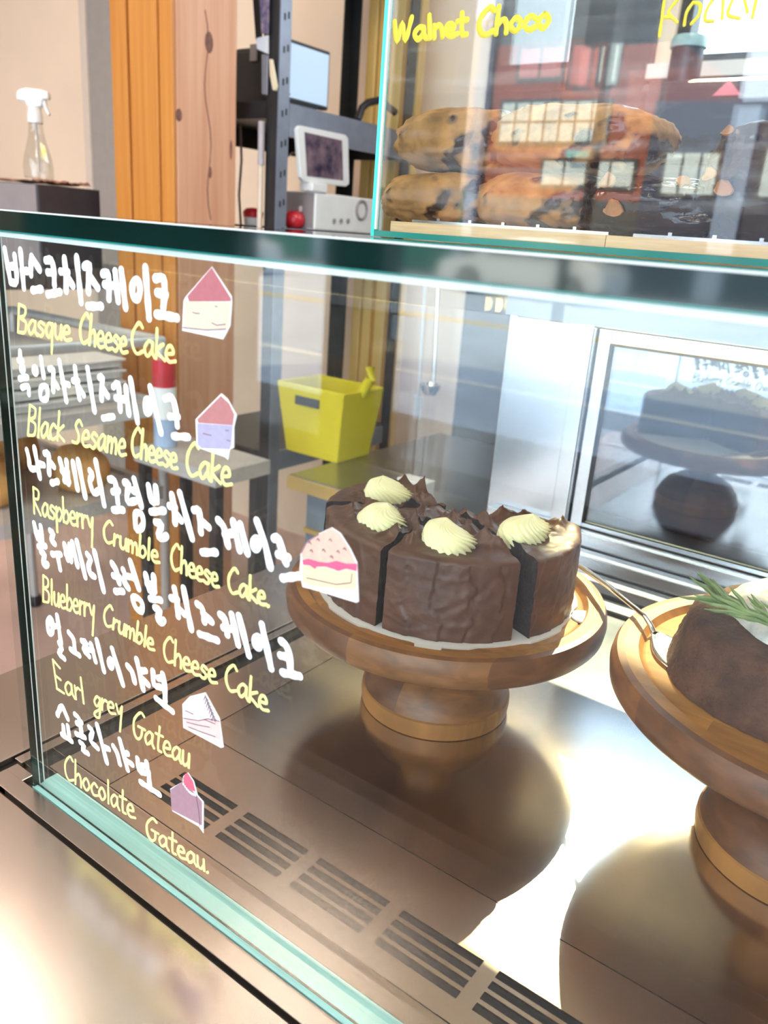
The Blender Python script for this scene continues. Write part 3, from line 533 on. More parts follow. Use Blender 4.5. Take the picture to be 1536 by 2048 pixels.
    'e4': "269,1356 288,1517|288,1517 300,1515 313,1514 324,1511 331,1506 333,1497 332,1485 328,1472 322,1462 313,1455 299,1450 287,1446 283,1442 290,1439 304,1437 320,1434 329,1427 332,1415 330,1399 326,1383 319,1370 310,1364 297,1361 283,1359 269,1356|367,1518 352,1367|383,1449 382,1435 380,1419 379,1405 379,1394 381,1385 384,1377 388,1372 393,1372 399,1376 405,1385 412,1395 416,1406 419,1417 421,1429 422,1442 424,1454|424,1454 419,1375|437,1413 449,1417 461,1420 471,1424 478,1429 480,1437 478,1446 475,1454 471,1459 466,1460 460,1459 453,1455 448,1449 444,1441 439,1430 436,1419 435,1409 437,1399 440,1390 446,1383 452,1379 460,1380 469,1384 479,1389 489,1393|507,1533 493,1384|498,1432 505,1441 512,1451 519,1459 525,1462 531,1458 535,1450 539,1439 540,1429 537,1418 531,1406 525,1395 518,1388 512,1385 506,1387 500,1390 494,1392|553,1427 564,1431 576,1434 587,1438 593,1443 595,1450 593,1460 589,1468 585,1473 581,1474 575,1472 569,1468 564,1463 559,1454 555,1444 552,1433 552,1423 553,1414 557,1405 562,1398 568,1394 575,1394 585,1398 594,1403 604,1408|615,1476 608,1399|612,1441 617,1451 622,1460 627,1469 631,1474 636,1476 639,1475 643,1474 647,1472|656,1481 649,1404|653,1446 658,1455 663,1465 668,1473 673,1479 677,1481 680,1480 684,1478 688,1477|697,1486 700,1469 704,1452 708,1437 712,1431 717,1436 722,1450 728,1467 733,1482|737,1490 710,1312|890,1522 885,1527 882,1533 877,1538 870,1538 861,1531 849,1520 837,1507 828,1495 823,1482 819,1469 818,1455 818,1444 821,1433 825,1424 831,1416 838,1412 847,1412 858,1417 869,1422 879,1427|899,1475 887,1412|894,1446 900,1453 906,1461 912,1467 917,1471 922,1472 926,1471 930,1469 934,1468|944,1474 942,1462 939,1451 937,1439 937,1430 939,1423 942,1416 946,1412 951,1411 956,1414 963,1420 970,1428 975,1436 978,1445 980,1454 982,1464 984,1473|984,1473 976,1411|1000,1473 991,1411|997,1448 1003,1456 1010,1464 1015,1470 1020,1473 1023,1470 1025,1464 1026,1456 1026,1448 1026,1440 1024,1430 1022,1420 1020,1411|1026,1448 1032,1455 1038,1463 1044,1470 1049,1472 1052,1470 1054,1464 1056,1456 1056,1448 1056,1439 1055,1430 1054,1420 1052,1411|1090,1527 1070,1411|1076,1448 1084,1454 1091,1461 1099,1467 1105,1469 1110,1465 1114,1458 1117,1449 1118,1441 1114,1433 1109,1424 1101,1416 1095,1410 1089,1409 1083,1411 1077,1414 1071,1417|1151,1525 1134,1410|1159,1438 1170,1439 1182,1441 1192,1443 1198,1446 1200,1452 1199,1459 1196,1466 1192,1471 1187,1472 1182,1471 1175,1469 1170,1465 1166,1459 1161,1451 1158,1442 1157,1434 1158,1427 1161,1420 1166,1414 1172,1410 1179,1410 1188,1412 1198,1415 1208,1417|1345,1512 1340,1517 1335,1524 1330,1528 1323,1528 1314,1520 1303,1508 1293,1493 1285,1479 1281,1465 1279,1450 1279,1436 1281,1423 1285,1412 1290,1402 1297,1394 1305,1390 1314,1391 1324,1396 1335,1403 1345,1409|1365,1529 1355,1393|1358,1434 1366,1443 1373,1452 1380,1460 1386,1463 1391,1460 1395,1454 1398,1445 1400,1436 1400,1427 1400,1417 1399,1406 1399,1395|1418,1427 1429,1430 1442,1432 1452,1435 1459,1439 1460,1446 1458,1454 1454,1461 1450,1466 1445,1467 1438,1466 1432,1463 1427,1458 1423,1451 1419,1442 1416,1432 1416,1424 1418,1416 1422,1408 1428,1401 1434,1397 1442,1397 1452,1400 1462,1404 1472,1408|1478,1430 1490,1433 1502,1436 1512,1438 1519,1442 1520,1449 1518,1457 1514,1464 1509,1469 1505,1470 1499,1469 1492,1465 1487,1461 1483,1454 1479,1445 1477,1435 1477,1427 1479,1419 1483,1411 1488,1405 1495,1401 1503,1401 1512,1404 1522,1408 1531,1411|1578,1462 1572,1465 1565,1468 1559,1471 1554,1471 1549,1468 1545,1462 1542,1456 1542,1450 1548,1445 1558,1440 1568,1434 1573,1429 1573,1422 1569,1415 1563,1409 1558,1405 1552,1404 1546,1405 1539,1408 1533,1410|1591,1436 1602,1439 1614,1441 1624,1444 1630,1448 1632,1454 1630,1462 1625,1470 1621,1474 1616,1475 1611,1474 1605,1471 1600,1466 1596,1460 1592,1451 1590,1441 1590,1433 1592,1425 1596,1417 1601,1411 1607,1407 1615,1407 1624,1410 1634,1414 1643,1417|1769,1531 1764,1537 1759,1544 1754,1549 1747,1549 1738,1542 1727,1531 1716,1517 1709,1503 1704,1490 1702,1475 1702,1461 1704,1448 1708,1437 1714,1426 1721,1418 1729,1413 1738,1413 1748,1418 1759,1424 1769,1429|1830,1471 1825,1473 1819,1477 1814,1479 1808,1478 1800,1473 1792,1465 1785,1455 1781,1445 1781,1435 1784,1424 1789,1415 1795,1411 1802,1413 1810,1421 1818,1431 1824,1440 1827,1448 1829,1457 1829,1465 1830,1474|1830,1474 1830,1462 1829,1451 1828,1439 1829,1430 1831,1423 1835,1418 1839,1414 1843,1409|1857,1536 1849,1409|1894,1474 1882,1467 1868,1459 1857,1451 1853,1443 1858,1434 1871,1425 1887,1416 1901,1407|1911,1437 1922,1439 1935,1440 1945,1442 1952,1445 1953,1452 1951,1460 1947,1467 1943,1472 1938,1474 1931,1473 1925,1471 1920,1467 1916,1460 1912,1452 1909,1442 1909,1434 1911,1426 1915,1417 1921,1411 1928,1406 1936,1405 1945,1407 1955,1410 1965,1413",
    'e5': "322,1015 344,839|322,1015 387,988|333,923 387,913|344,839 413,838|489,922 481,925 473,928 466,930 458,929 449,921 439,910 432,897 428,886 430,873 437,860 445,849 454,845 462,849 472,860 481,872 487,884 489,895 490,905 489,915 489,926|489,926 490,912 491,897 492,884 495,872 499,864 505,858 511,854 517,848|519,931 525,849|522,894 527,904 533,914 539,923 544,928 550,930 556,929 562,927 567,925|581,1007 595,853|745,946 738,948 732,950 726,952 720,949 712,942 705,932 698,921 695,911 697,902 702,894 708,888 715,886 721,892 729,902 736,914 743,925|745,950 744,921 742,890 741,862 737,841 732,827 724,820 716,817 710,815 702,816 695,820 689,826 689,833 696,842 708,853 722,864 735,875|767,956 762,887|764,925 770,934 776,942 782,950 788,956 793,958 797,958 802,956 807,955|815,926 828,930 842,934 854,938 862,943 863,950 861,958 856,965 851,969 845,969 838,967 831,963 825,958 821,951 816,941 813,931 813,922 815,914 820,907 826,901 834,898 843,899 854,903 865,908 876,912|886,974 891,960 896,944 902,931 907,926 913,931 919,944 924,959 930,973|935,981 909,820|1115,1001 1109,1006 1103,1012 1096,1015 1087,1013 1074,1003 1059,987 1045,968 1034,950 1028,931 1026,910 1026,891 1028,875 1032,862 1039,852 1046,845 1054,842 1062,844 1070,850 1078,859 1084,869 1088,880 1091,893 1093,906 1095,919|1065,922 1118,924|1178,922 1172,925 1166,929 1160,931 1153,930 1144,922 1134,911 1125,899 1120,887 1119,875 1122,862 1127,851 1133,846 1141,851 1151,861 1161,874 1169,885 1173,895 1175,906 1176,916 1178,927|1178,927 1177,913 1174,898 1173,884 1173,873 1175,865 1179,859 1183,854 1187,849|1234,997 1229,961 1223,923 1218,888 1217,863 1220,851 1226,850 1234,852 1241,852|1202,944 1257,950|1262,890 1275,893 1289,896 1302,899 1309,904 1312,912 1310,921 1306,930 1301,936 1295,937 1288,936 1281,932 1275,926 1270,918 1265,907 1261,896 1260,885 1262,876 1266,866 1272,859 1279,854 1288,854 1299,857 1310,862 1322,866|1383,931 1378,934 1372,937 1366,940 1360,938 1352,931 1342,920 1334,908 1329,897 1329,885 1332,872 1337,862 1343,857 1350,861 1359,871 1369,884 1375,895 1379,905 1381,915 1382,925 1384,935|1384,935 1382,921 1381,907 1380,894 1380,883 1382,875 1385,870 1390,865 1393,860|1408,940 1407,925 1405,910 1404,896 1404,884 1406,875 1410,867 1415,862 1420,861 1426,865 1433,873 1440,884 1445,894 1448,905 1450,917 1451,929 1452,942|1452,942 1448,863",
    'e6': "455,407 448,413 442,421 436,427 427,426 416,416 401,400 388,380 377,362 372,344 369,325 369,307 371,292 375,278 382,265 391,256 401,251 412,253 425,260 439,270 452,278|481,430 465,257|470,310 479,321 490,333 499,343 507,347 513,344 517,336 521,326 523,314 524,303 523,290 522,276 521,263|578,353 569,348 558,336 549,321 544,308 546,295 553,282 562,272 571,268 580,273 590,286 599,300 603,313 601,326 595,339 586,350 578,353|679,346 673,351 666,356 660,360 653,360 644,353 634,341 626,327 622,315 623,303 627,291 634,281 642,275 650,275 661,279 672,286 683,291|726,366 717,361 707,349 698,335 694,322 696,310 703,296 712,286 720,282 729,288 739,300 747,314 751,327 748,339 742,352 734,362 726,366|783,445 775,288|860,370 853,372 847,376 841,378 834,376 825,368 816,357 807,344 803,332 803,320 807,307 813,296 820,292 828,296 837,307 846,320 853,332 857,343 858,353 859,364 860,374|860,374 859,360 858,345 858,332 859,321 861,313 866,307 870,302 875,297|912,447 909,411 906,372 904,338 904,313 908,301 915,300 923,302 930,303|883,392 939,401|949,341 962,345 977,349 989,353 997,358 998,365 996,375 991,384 986,389 980,390 973,388 965,384 960,379 955,370 950,359 948,347 947,337 950,328 954,318 961,311 969,307 978,307 989,311 1001,316 1012,320|1192,391 1184,394 1177,399 1169,401 1160,399 1148,389 1134,374 1121,356 1112,339 1108,322 1108,304 1110,287 1114,273 1120,263 1128,255 1137,250 1145,248 1153,250 1161,256 1169,264 1174,273 1177,283 1179,294 1179,306 1180,318|1148,318 1203,324|1267,327 1260,329 1253,332 1247,333 1240,331 1231,324 1222,314 1214,302 1210,292 1210,281 1215,270 1222,261 1229,258 1236,262 1246,271 1255,283 1261,294 1264,303 1266,312 1266,321 1267,331|1267,331 1266,318 1266,306 1266,294 1267,284 1270,277 1275,272 1280,269 1285,264|1317,396 1316,365 1314,331 1313,300 1314,279 1319,269 1326,268 1334,270 1341,271|1289,347 1347,357|1359,305 1373,309 1387,313 1400,317 1407,321 1409,328 1406,336 1400,344 1395,348 1389,349 1382,347 1374,343 1368,338 1364,331 1360,321 1357,311 1357,301 1360,293 1365,285 1372,279 1381,276 1390,276 1401,280 1413,285 1424,289|1482,351 1476,353 1469,355 1463,357 1457,355 1449,348 1440,338 1433,327 1429,317 1430,306 1434,296 1441,287 1447,284 1455,288 1463,297 1472,308 1478,319 1480,328 1481,336 1482,345 1482,354|1482,354 1482,342 1482,330 1482,318 1483,309 1486,302 1491,298 1496,294 1500,290|1507,360 1507,348 1507,334 1507,322 1509,312 1512,304 1517,298 1523,294 1528,293 1534,297 1540,305 1546,314 1551,324 1553,333 1553,344 1553,355 1553,365|1553,365 1557,297|1578,299 1584,305",
    'u1': "913,4523 919,4493 926,4460 932,4433 938,4421 945,4434 952,4466 959,4497 966,4512 973,4497 980,4465 988,4434 995,4422 1004,4436 1013,4467 1021,4503 1030,4536|1117,4477 1109,4480 1101,4482 1094,4484 1086,4483 1077,4478 1068,4470 1060,4461 1057,4453 1059,4444 1066,4435 1074,4427 1082,4423 1090,4426 1100,4433 1108,4442 1114,4451 1117,4458 1117,4465 1117,4473 1116,4480|1116,4480 1117,4470 1118,4460 1120,4450 1122,4442 1127,4436 1132,4432 1138,4428 1144,4425|1148,4536 1162,4425|1185,4484 1192,4425|1188,4461 1194,4468 1201,4476 1208,4482 1214,4484 1221,4482 1228,4477 1234,4469 1238,4461 1241,4454 1243,4445 1244,4435 1245,4426|1266,4453 1281,4455 1296,4457 1310,4459 1318,4463 1319,4468 1314,4475 1307,4481 1301,4485 1294,4486 1286,4486 1279,4483 1273,4479 1269,4473 1265,4466 1264,4458 1265,4450 1269,4443 1276,4436 1284,4431 1293,4427 1304,4427 1316,4429 1328,4432 1340,4435|1359,4532 1361,4506 1363,4479 1366,4455 1370,4437 1376,4429 1383,4428 1391,4429 1399,4429|1335,4494 1395,4498|1557,4529 1549,4534 1542,4540 1535,4544 1526,4544 1514,4537 1500,4525 1487,4512 1477,4499 1473,4487 1472,4473 1473,4460 1476,4449 1483,4439 1491,4429 1502,4422 1513,4418 1525,4419 1539,4424 1552,4430 1566,4436|1583,4544 1581,4420|1582,4458 1591,4465 1601,4474 1610,4481 1618,4483 1625,4481 1630,4475 1635,4467 1638,4459 1640,4451 1641,4442 1641,4432 1641,4422|1694,4485 1685,4482 1674,4473 1665,4463 1662,4454 1665,4445 1674,4435 1685,4427 1694,4424 1703,4428 1713,4436 1721,4446 1724,4455 1721,4464 1713,4474 1703,4482 1694,4485|1803,4476 1796,4479 1788,4484 1781,4487 1774,4487 1765,4482 1756,4474 1748,4465 1744,4456 1746,4447 1752,4438 1760,4431 1769,4426 1778,4426 1789,4429 1800,4433 1811,4437|1852,4489 1843,4485 1833,4477 1824,4467 1821,4458 1824,4449 1833,4439 1843,4432 1852,4429 1861,4432 1870,4441 1878,4451 1881,4460 1878,4468 1870,4478 1860,4486 1852,4489",
    'u2': "2461,4505 2462,4482 2462,4460 2463,4436 2464,4410 2464,4382 2465,4354|2527,4502 2513,4486 2500,4470 2491,4457 2489,4449 2492,4443 2499,4437 2509,4427 2524,4417 2538,4406|2477,4430 2508,4428|2597,4481 2589,4469 2581,4457 2575,4444 2573,4428 2573,4410 2574,4392|2597,4481 2610,4478 2623,4475 2632,4468 2635,4456 2635,4441 2633,4427 2626,4416 2616,4405 2606,4395|2688,4489 2679,4475 2670,4461 2664,4447 2662,4432 2662,4417 2665,4405 2675,4400 2689,4399 2703,4398|2730,4485 2740,4406|2773,4482 2768,4466 2764,4450 2761,4436 2761,4427 2763,4420 2769,4414 2782,4409 2800,4405 2817,4401|2822,4475 2846,4423|2873,4470 2871,4400",
}

FZ = -0.72          # cafe floor
GZ = -0.68          # street level
TOPZ0, TOPZ1 = 0.327, 0.3362   # the case's glass top
BOXY = 0.20         # front pane of the glass box on top

# ================================================================== the setting
TILE = pm('pinkish_floor_tile', (0.62, 0.42, 0.36), 0.4, var=0.12, vscale=5)
BEIGE = pm('beige_wall_paint', (0.84, 0.68, 0.53), 0.8, var=0.04, vscale=3)
GREYWALL = pm('grey_wall_paint', (0.36, 0.34, 0.33), 0.8, var=0.05, vscale=3)
CEIL = pm('white_ceiling_paint', (0.70, 0.67, 0.62), 0.85, var=0.03)
DARKFRAME = pm('dark_storefront_frame', (0.03, 0.03, 0.035), 0.5, var=0.2)
WX0, WX1, WY0, WY1, WZ1 = -4.3, 2.7, -2.7, 1.85, 2.05
struct(MB().box(WX0, WX1, -0.14, WY1, FZ - 0.1, FZ).build('floor', TILE))
DARKFLOOR = pm('shade_dark_floor', (0.06, 0.045, 0.04), 0.6, var=0.2, vscale=3, stretch=(1, 14, 1))  # unseen floor coloured dark for shade, weakening its reflection in the glass
struct(MB().box(WX0, WX1, WY0, -0.14, FZ - 0.1, FZ).build('floor_front', DARKFLOOR))
struct(MB().box(WX0 - 0.1, WX1 + 0.1, WY0 - 0.05, WY1 + 0.1, WZ1, WZ1 + 0.1).build('ceiling', CEIL))
# back wall with a clerestory opening at the right where the sun comes in
SW = (-0.335, 1.0, 0.745, 1.765)
wb = MB()
wb.box(WX0 - 0.1, SW[0], WY1, WY1 + 0.1, FZ - 0.1, WZ1)
wb.box(SW[1], WX1 + 0.1, WY1, WY1 + 0.1, FZ - 0.1, WZ1)
wb.box(SW[0], SW[1], WY1, WY1 + 0.1, FZ - 0.1, SW[2])
wb.box(SW[0], SW[1], WY1, WY1 + 0.1, SW[3], WZ1)
struct(wb.build('wall_back', BEIGE))
struct(MB().box(WX0 - 0.1, WX0, WY0, WY1, FZ - 0.1, WZ1).build('wall_left', BEIGE))
struct(MB().box(WX1, WX1 + 0.1, WY0, WY1, FZ - 0.1, WZ1).build('wall_right', GREYWALL))
wf = MB()
t = 0.03
wf.box(SW[0], SW[1], WY1 + 0.02, WY1 + 0.08, SW[2], SW[2] + t).box(SW[0], SW[1], WY1 + 0.02, WY1 + 0.08, SW[3] - t, SW[3])
wf.box(SW[0], SW[0] + t, WY1 + 0.02, WY1 + 0.08, SW[2], SW[3]).box(SW[1] - t, SW[1], WY1 + 0.02, WY1 + 0.08, SW[2], SW[3])
wf = struct(wf.build('window_1', DARKFRAME))
MB().box(SW[0] + t, SW[1] - t, WY1 + 0.045, WY1 + 0.051, SW[2] + t, SW[3] - t).build('window_pane', CLEAR, wf)
NAVY = pm('dark_backing_panel', (0.035, 0.04, 0.055), 0.6, var=0.12, vscale=2)  # dark panel added for the unlit background, so reflections show on it
struct(MB().box(-0.80, 1.2, 1.825, 1.8495, FZ, 0.705).box(-0.80, -0.37, 1.825, 1.8495, 0.705, 1.7).build('trim_9', NAVY))
struct(MB().box(-0.36, 1.03, 1.78, 1.8495, 0.712, 0.742).build('trim_10', pm('white_window_sill', (0.80, 0.80, 0.78), 0.5, var=0.04)))
# wall corner strip and grey return beside the timber post
p = P(178, 200, y=1.84)
struct(MB().box(p.x - 0.02, p.x + 0.02, 1.825, 1.85, FZ, WZ1).build('trim_1', pm('pale_corner_strip', (0.66, 0.56, 0.48), 0.6, var=0.03)))
struct(MB().box(p.x + 0.02, p.x + 0.45, 1.83, 1.85, FZ, WZ1).build('trim_2', pm('grey_wall_panel', (0.33, 0.30, 0.28), 0.7, var=0.04)))
# unseen ceiling lamps added to brighten the interior
LAMPW = pm('fill_lamp_diffuser', (1, 0.95, 0.88), 0.5, emit=(1.0, 0.86, 0.68), estr=14.0)
for i, (lx, ly) in enumerate(((-1.6, 0.35), (0.3, 0.75), (-0.9, -1.3), (0.9, -1.2), (-2.9, -0.6))):
    cl_ = thing('fill_lamp', ('added square fill lamp over the left cart', 'added square fill lamp over the display case', 'added square fill lamp on the street side, left', 'added square fill lamp on the street side, right', 'added square fill lamp by the left wall')[i], 'ceiling lamp', (lx, ly, WZ1), 'added fill lamps')
    MB().box(lx - 0.33, lx + 0.33, ly - 0.33, ly + 0.33, WZ1 - 0.05, WZ1 - 0.0005).build('housing', CEIL, cl_)
    MB().box(lx - 0.30, lx + 0.30, ly - 0.30, ly + 0.30, WZ1 - 0.056, WZ1 - 0.0502).build('diffuser', LAMPW, cl_)
# storefront: posts, header, low sill, open to the street
for i, (x0, x1) in enumerate(((-4.3, -2.5), (-1.96, -1.65), (1.4, 1.55), (2.5, 2.7))):
    struct(MB().box(x0, x1, WY0 - 0.02, WY0 + 0.12, FZ, WZ1).build('trim_%d' % (i + 3), DARKFRAME))
struct(MB().box(WX0, WX1, WY0 - 0.02, WY0 + 0.12, 1.62, WZ1).build('wall_front', DARKFRAME))
# street outside
ASPH = pm('skylit_asphalt', (0.46, 0.55, 0.67), 0.7, var=0.10, vscale=2)  # asphalt paled and blued: skylight on the shaded road put into its colour
PAVE = pm('dark_pavement', (0.10, 0.10, 0.11), 0.8, var=0.1, vscale=4)
LINEY = pm('yellow_road_paint', (0.75, 0.52, 0.10), 0.7, var=0.1)
LINEW = pm('white_road_paint', (0.85, 0.85, 0.83), 0.7, var=0.05)
stt = struct(MB().box(-45, 14, -19.0, -3.5, GZ - 0.2, GZ).build('street_ground', ASPH))
MB().box(-45, 14, -9.3, -9.15, GZ, GZ + 0.004).build('road_line', LINEY, stt, label='yellow centre line')
MB().box(-45, 14, -9.0, -8.85, GZ, GZ + 0.004).build('road_line', LINEY, stt, label='yellow centre line')
MB().box(-45, 14, -5.1, -4.98, GZ, GZ + 0.004).build('road_line', LINEW, stt, label='white edge line')
struct(MB().box(-45, 14, -3.5, -2.72, GZ - 0.2, GZ + 0.06).build('pavement_near', PAVE))
struct(MB().box(-45, 14, -34, -19.0, GZ - 0.2, GZ + 0.08).build('pavement_far', PAVE))

# ================================================================== the display case
case = thing('display_case', 'glass and brushed steel cake display case with handwritten menu on its front pane', 'display case', (0.5, 0.3, FZ))
CX1 = 1.25
# steel body
b = MB()
b.box(-0.135, CX1, -0.128, -0.124, FZ, -0.004)
b.box(-0.135, -0.131, -0.128, 0.64, FZ, -0.004)
b.box(CX1 - 0.004, CX1, -0.128, 0.64, FZ, -0.004)
b.box(-0.135, CX1, 0.636, 0.64, FZ, -0.004)
b.build('cabinet_body', STEEL, case)
# black joints lie a little below the steel
g = MB()
g.box(-0.131, CX1 - 0.004, -0.124, 0.636, -0.03, -0.0045)
g.build('rubber_gasket', BLACK_RUBBER, case, label='black gasket lines around the steel')
lg = MB()
lg.box(-0.135, CX1, -0.128, -0.0158, -0.0044, 0.0)
lg.build('front_ledge', STEEL, case, bevel=0.0006)
ls = MB()
ls.box(-0.0275, CX1, -0.0128, -0.0012, -0.0044, 0.0)
ls.box(-0.0275, -0.0095, -0.0128, 0.006, -0.0044, -0.0001)
ls.build('glass_channel', STEEL, case, bevel=0.0004)
sl = MB()
sl.box(-0.135, -0.0365, -0.0128, 0.636, -0.0044, 0.0)
sl.build('side_ledge', STEEL, case, bevel=0.0006)
MB().box(-0.0345, -0.0265, 0.008, 0.60, -0.0044, -0.0006).build('side_channel', STEEL, case, bevel=0.0004)
# front glass
GT = 0.0068
fg = MB().box(0.0012, CX1, 0.0, GT, 0.004, TOPZ0).build('front_glass', CLEAR, case)
MB().box(0.0, 0.0012, 0.0, GT, 0.0, TOPZ0).build('glass_edge', EDGE_DARK, fg, label='dark green left edge of the pane')
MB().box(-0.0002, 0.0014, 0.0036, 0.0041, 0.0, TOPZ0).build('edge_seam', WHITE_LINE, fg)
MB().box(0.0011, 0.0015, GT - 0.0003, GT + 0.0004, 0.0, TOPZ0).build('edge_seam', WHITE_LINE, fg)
be = MB()
be.box(0.0, CX1, -0.0004, GT + 0.010, -0.0040, 0.0002)
be.build('bottom_edge', EDGE_TEAL, fg, label='pale teal bottom edge of the pane')
MB().box(0.0, CX1, 0.0024, 0.0034, 0.0002, 0.0006).build('edge_seam', EDGE_DARK, fg)


def ink(name, key, mat, parent, y, rad, label, face=-1):
    """painted strokes: slightly domed ribbons with round ends lying on the pane"""
    m = MB()
    k = 0
    for st in LETTERS[key].split('|'):
        pts = [tuple(int(c) * 1e-4 for c in q.split(',')) for q in st.split(' ')]
        k += 1
        hh = 0.00035 + 0.00004 * (k % 7)
        # resample
        path = [Vector((a, c)) for a, c in pts]
        dn = []
        for a, c in zip(path, path[1:]):
            n = max(1, int((c - a).length / 0.0012))
            dn += [a.lerp(c, i / n) for i in range(n)]
        dn.append(path[-1])
        vs, fs = [], []
        n = len(dn)
        for i, q in enumerate(dn):
            d = (dn[min(i + 1, n - 1)] - dn[max(i - 1, 0)])
            d = d.normalized() if d.length > 1e-9 else Vector((1, 0))
            nx = Vector((-d.y, d.x))
            w = rad * (1 + 0.10 * math.sin(q.x * 900 + q.y * 700 + k))
            for s, h in ((-1, 0.00005), (-0.6, hh * 0.85), (0, hh), (0.6, hh * 0.85), (1, 0.00005)):
                r2 = q + nx * (s * w)
                vs.append((r2.x, y + face * h, r2.y))
        for i in range(n - 1):
            for j in range(4):
                fs.append((i * 5 + j, i * 5 + j + 1, i * 5 + 6 + j, i * 5 + 5 + j))
        m.add(vs, fs)
        for q, dd in ((dn[0], -1), (dn[-1], 1)):
            vs = [(q.x, y + face * hh, q.y)] + [(q.x + 0.6 * rad * math.cos(2 * PI * a / 12), y + face * hh * 0.85, q.y + 0.6 * rad * math.sin(2 * PI * a / 12)) for a in range(12)]
            vs += [(q.x + rad * math.cos(2 * PI * a / 12), y + face * 0.00005, q.y + rad * math.sin(2 * PI * a / 12)) for a in range(12)]
            fs = [(0, 1 + a, 1 + (a + 1) % 12) for a in range(12)]
            fs += [(1 + a, 13 + a, 13 + (a + 1) % 12, 1 + (a + 1) % 12) for a in range(12)]
            m.add(vs, fs)
    return m.build(name, mat, parent, smooth='all', label=label)


for key, lab in (('k1', 'white Korean lettering, first line from the top'), ('k2', 'white Korean lettering, second line'), ('k3', 'white Korean lettering, third line'),
                 ('k4', 'white Korean lettering, fourth line'), ('k5', 'white Korean lettering, fifth line'), ('k6', 'white Korean lettering, lowest line')):
    ink('lettering', key, INK_WHITE, fg, 0.0, 0.0019 if key in ('k1',) else 0.0017 if key == 'k2' else 0.0019, lab)
for key, lab in (('e1', 'yellow lettering Basque Cheese Cake'), ('e2', 'yellow lettering Black Sesame Cheese Cake'), ('e3', 'yellow lettering Raspberry Crumble Cheese Cake'),
                 ('e4', 'yellow lettering Blueberry Crumble Cheese Cake'), ('e5', 'yellow lettering Earl grey Gateau'), ('e6', 'yellow lettering Chocolate Gateau')):
    ink('lettering', key, INK_YELLOW, fg, 0.0, 0.00085 if key in ('e1', 'e2') else 0.0008, lab)

# side glass, top glass
MB().box(-0.0215, -0.0150, 0.0075, 0.60, 0.0, TOPZ0).build('side_glass', CLEAR, case)
tg = MB().box(-0.024, CX1, 0.004, 0.62, TOPZ0 + 0.0002, TOPZ1).build('top_glass', CLEAR, case)
MB().box(-0.024, CX1, -0.0008, 0.0038, TOPZ0, TOPZ1 - 0.0002).build('glass_edge', EDGE_DARK, tg, label='dark green front edge of the glass top')
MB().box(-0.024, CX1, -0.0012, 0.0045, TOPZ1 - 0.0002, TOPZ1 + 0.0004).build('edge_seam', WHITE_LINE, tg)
MB().box(-0.024, CX1, -0.0011, -0.0004, TOPZ0 - 0.0005, TOPZ0 + 0.0002).build('edge_seam', EDGE_DEEP, tg)
MB().box(-0.0265, -0.0242, 0.0, 0.62, TOPZ0, TOPZ1).build('glass_edge', EDGE_DARK, tg, label='dark green left edge of the glass top')
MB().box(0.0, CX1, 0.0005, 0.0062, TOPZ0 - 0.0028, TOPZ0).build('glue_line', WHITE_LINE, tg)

# floor of the case: front strip, vent panel with slots, main panel
MB().box(-0.0095, CX1, 0.0172, 0.0298, -0.0040, 0.0003).build('floor_strip', STEEL, case)
VY0, VY1 = 0.0308, 0.1075
rows = [(0.0432 + 0.00745 * i, 0.0432 + 0.00745 * i + 0.0050) for i in range(4)]
vp = MB()
ys = [VY0] + [v for r in rows for v in r] + [VY1]
groups = [(0.0585 * i, 0.0585 * i + 0.0495) for i in range(1, 21)]
SX0 = 0.1166 - 0.0585
groups = [(SX0 + 0.0580 * i, SX0 + 0.0580 * i + 0.0492) for i in range(0, 20)]
for i in range(len(ys) - 1):
    if i % 2 == 0:
        vp.box(0.0335, CX1, ys[i], ys[i + 1], -0.0015, 0.0)
    else:
        xs = [0.0335] + [v for gq in groups for v in gq] + [CX1]
        for j in range(0, len(xs) - 1, 2):
            vp.box(xs[j], xs[j + 1], ys[i], ys[i + 1], -0.0015, 0.0)
vp = vp.build('vent_panel', STEEL, case)
MB().box(0.04, CX1 - 0.01, VY0 + 0.01, VY1 - 0.005, -0.006, -0.0042).build('vent_cavity', VENT_DARK, vp, label='black slots of the vent panel')
MB().box(-0.0095, 0.0328, 0.0308, 0.58, -0.0040, 0.0001).build('floor_strip', STEEL, case)
MB().box(0.0335, CX1, 0.1082, 0.50, -0.0040, 0.0).build('floor_panel', STEEL_FLOOR, case)
# stepped rails at the rear, slots between them
rr = MB()
for (y0, y1, z1) in ((0.505, 0.528, 0.004), (0.534, 0.556, 0.016), (0.560, 0.580, 0.030), (0.584, 0.602, 0.046)):
    rr.box(-0.012, CX1, y0, y1, -0.004, z1)
rr.build('rear_rail', STEEL_FRAME, case, bevel=0.001)
MB().box(0.20, 0.236, 0.4985, 0.5015, 0.0002, 0.0006).box(0.20, 0.24, 0.490, 0.4925, 0.0002, 0.0006).build('drain_slot', VENT_DARK, case)
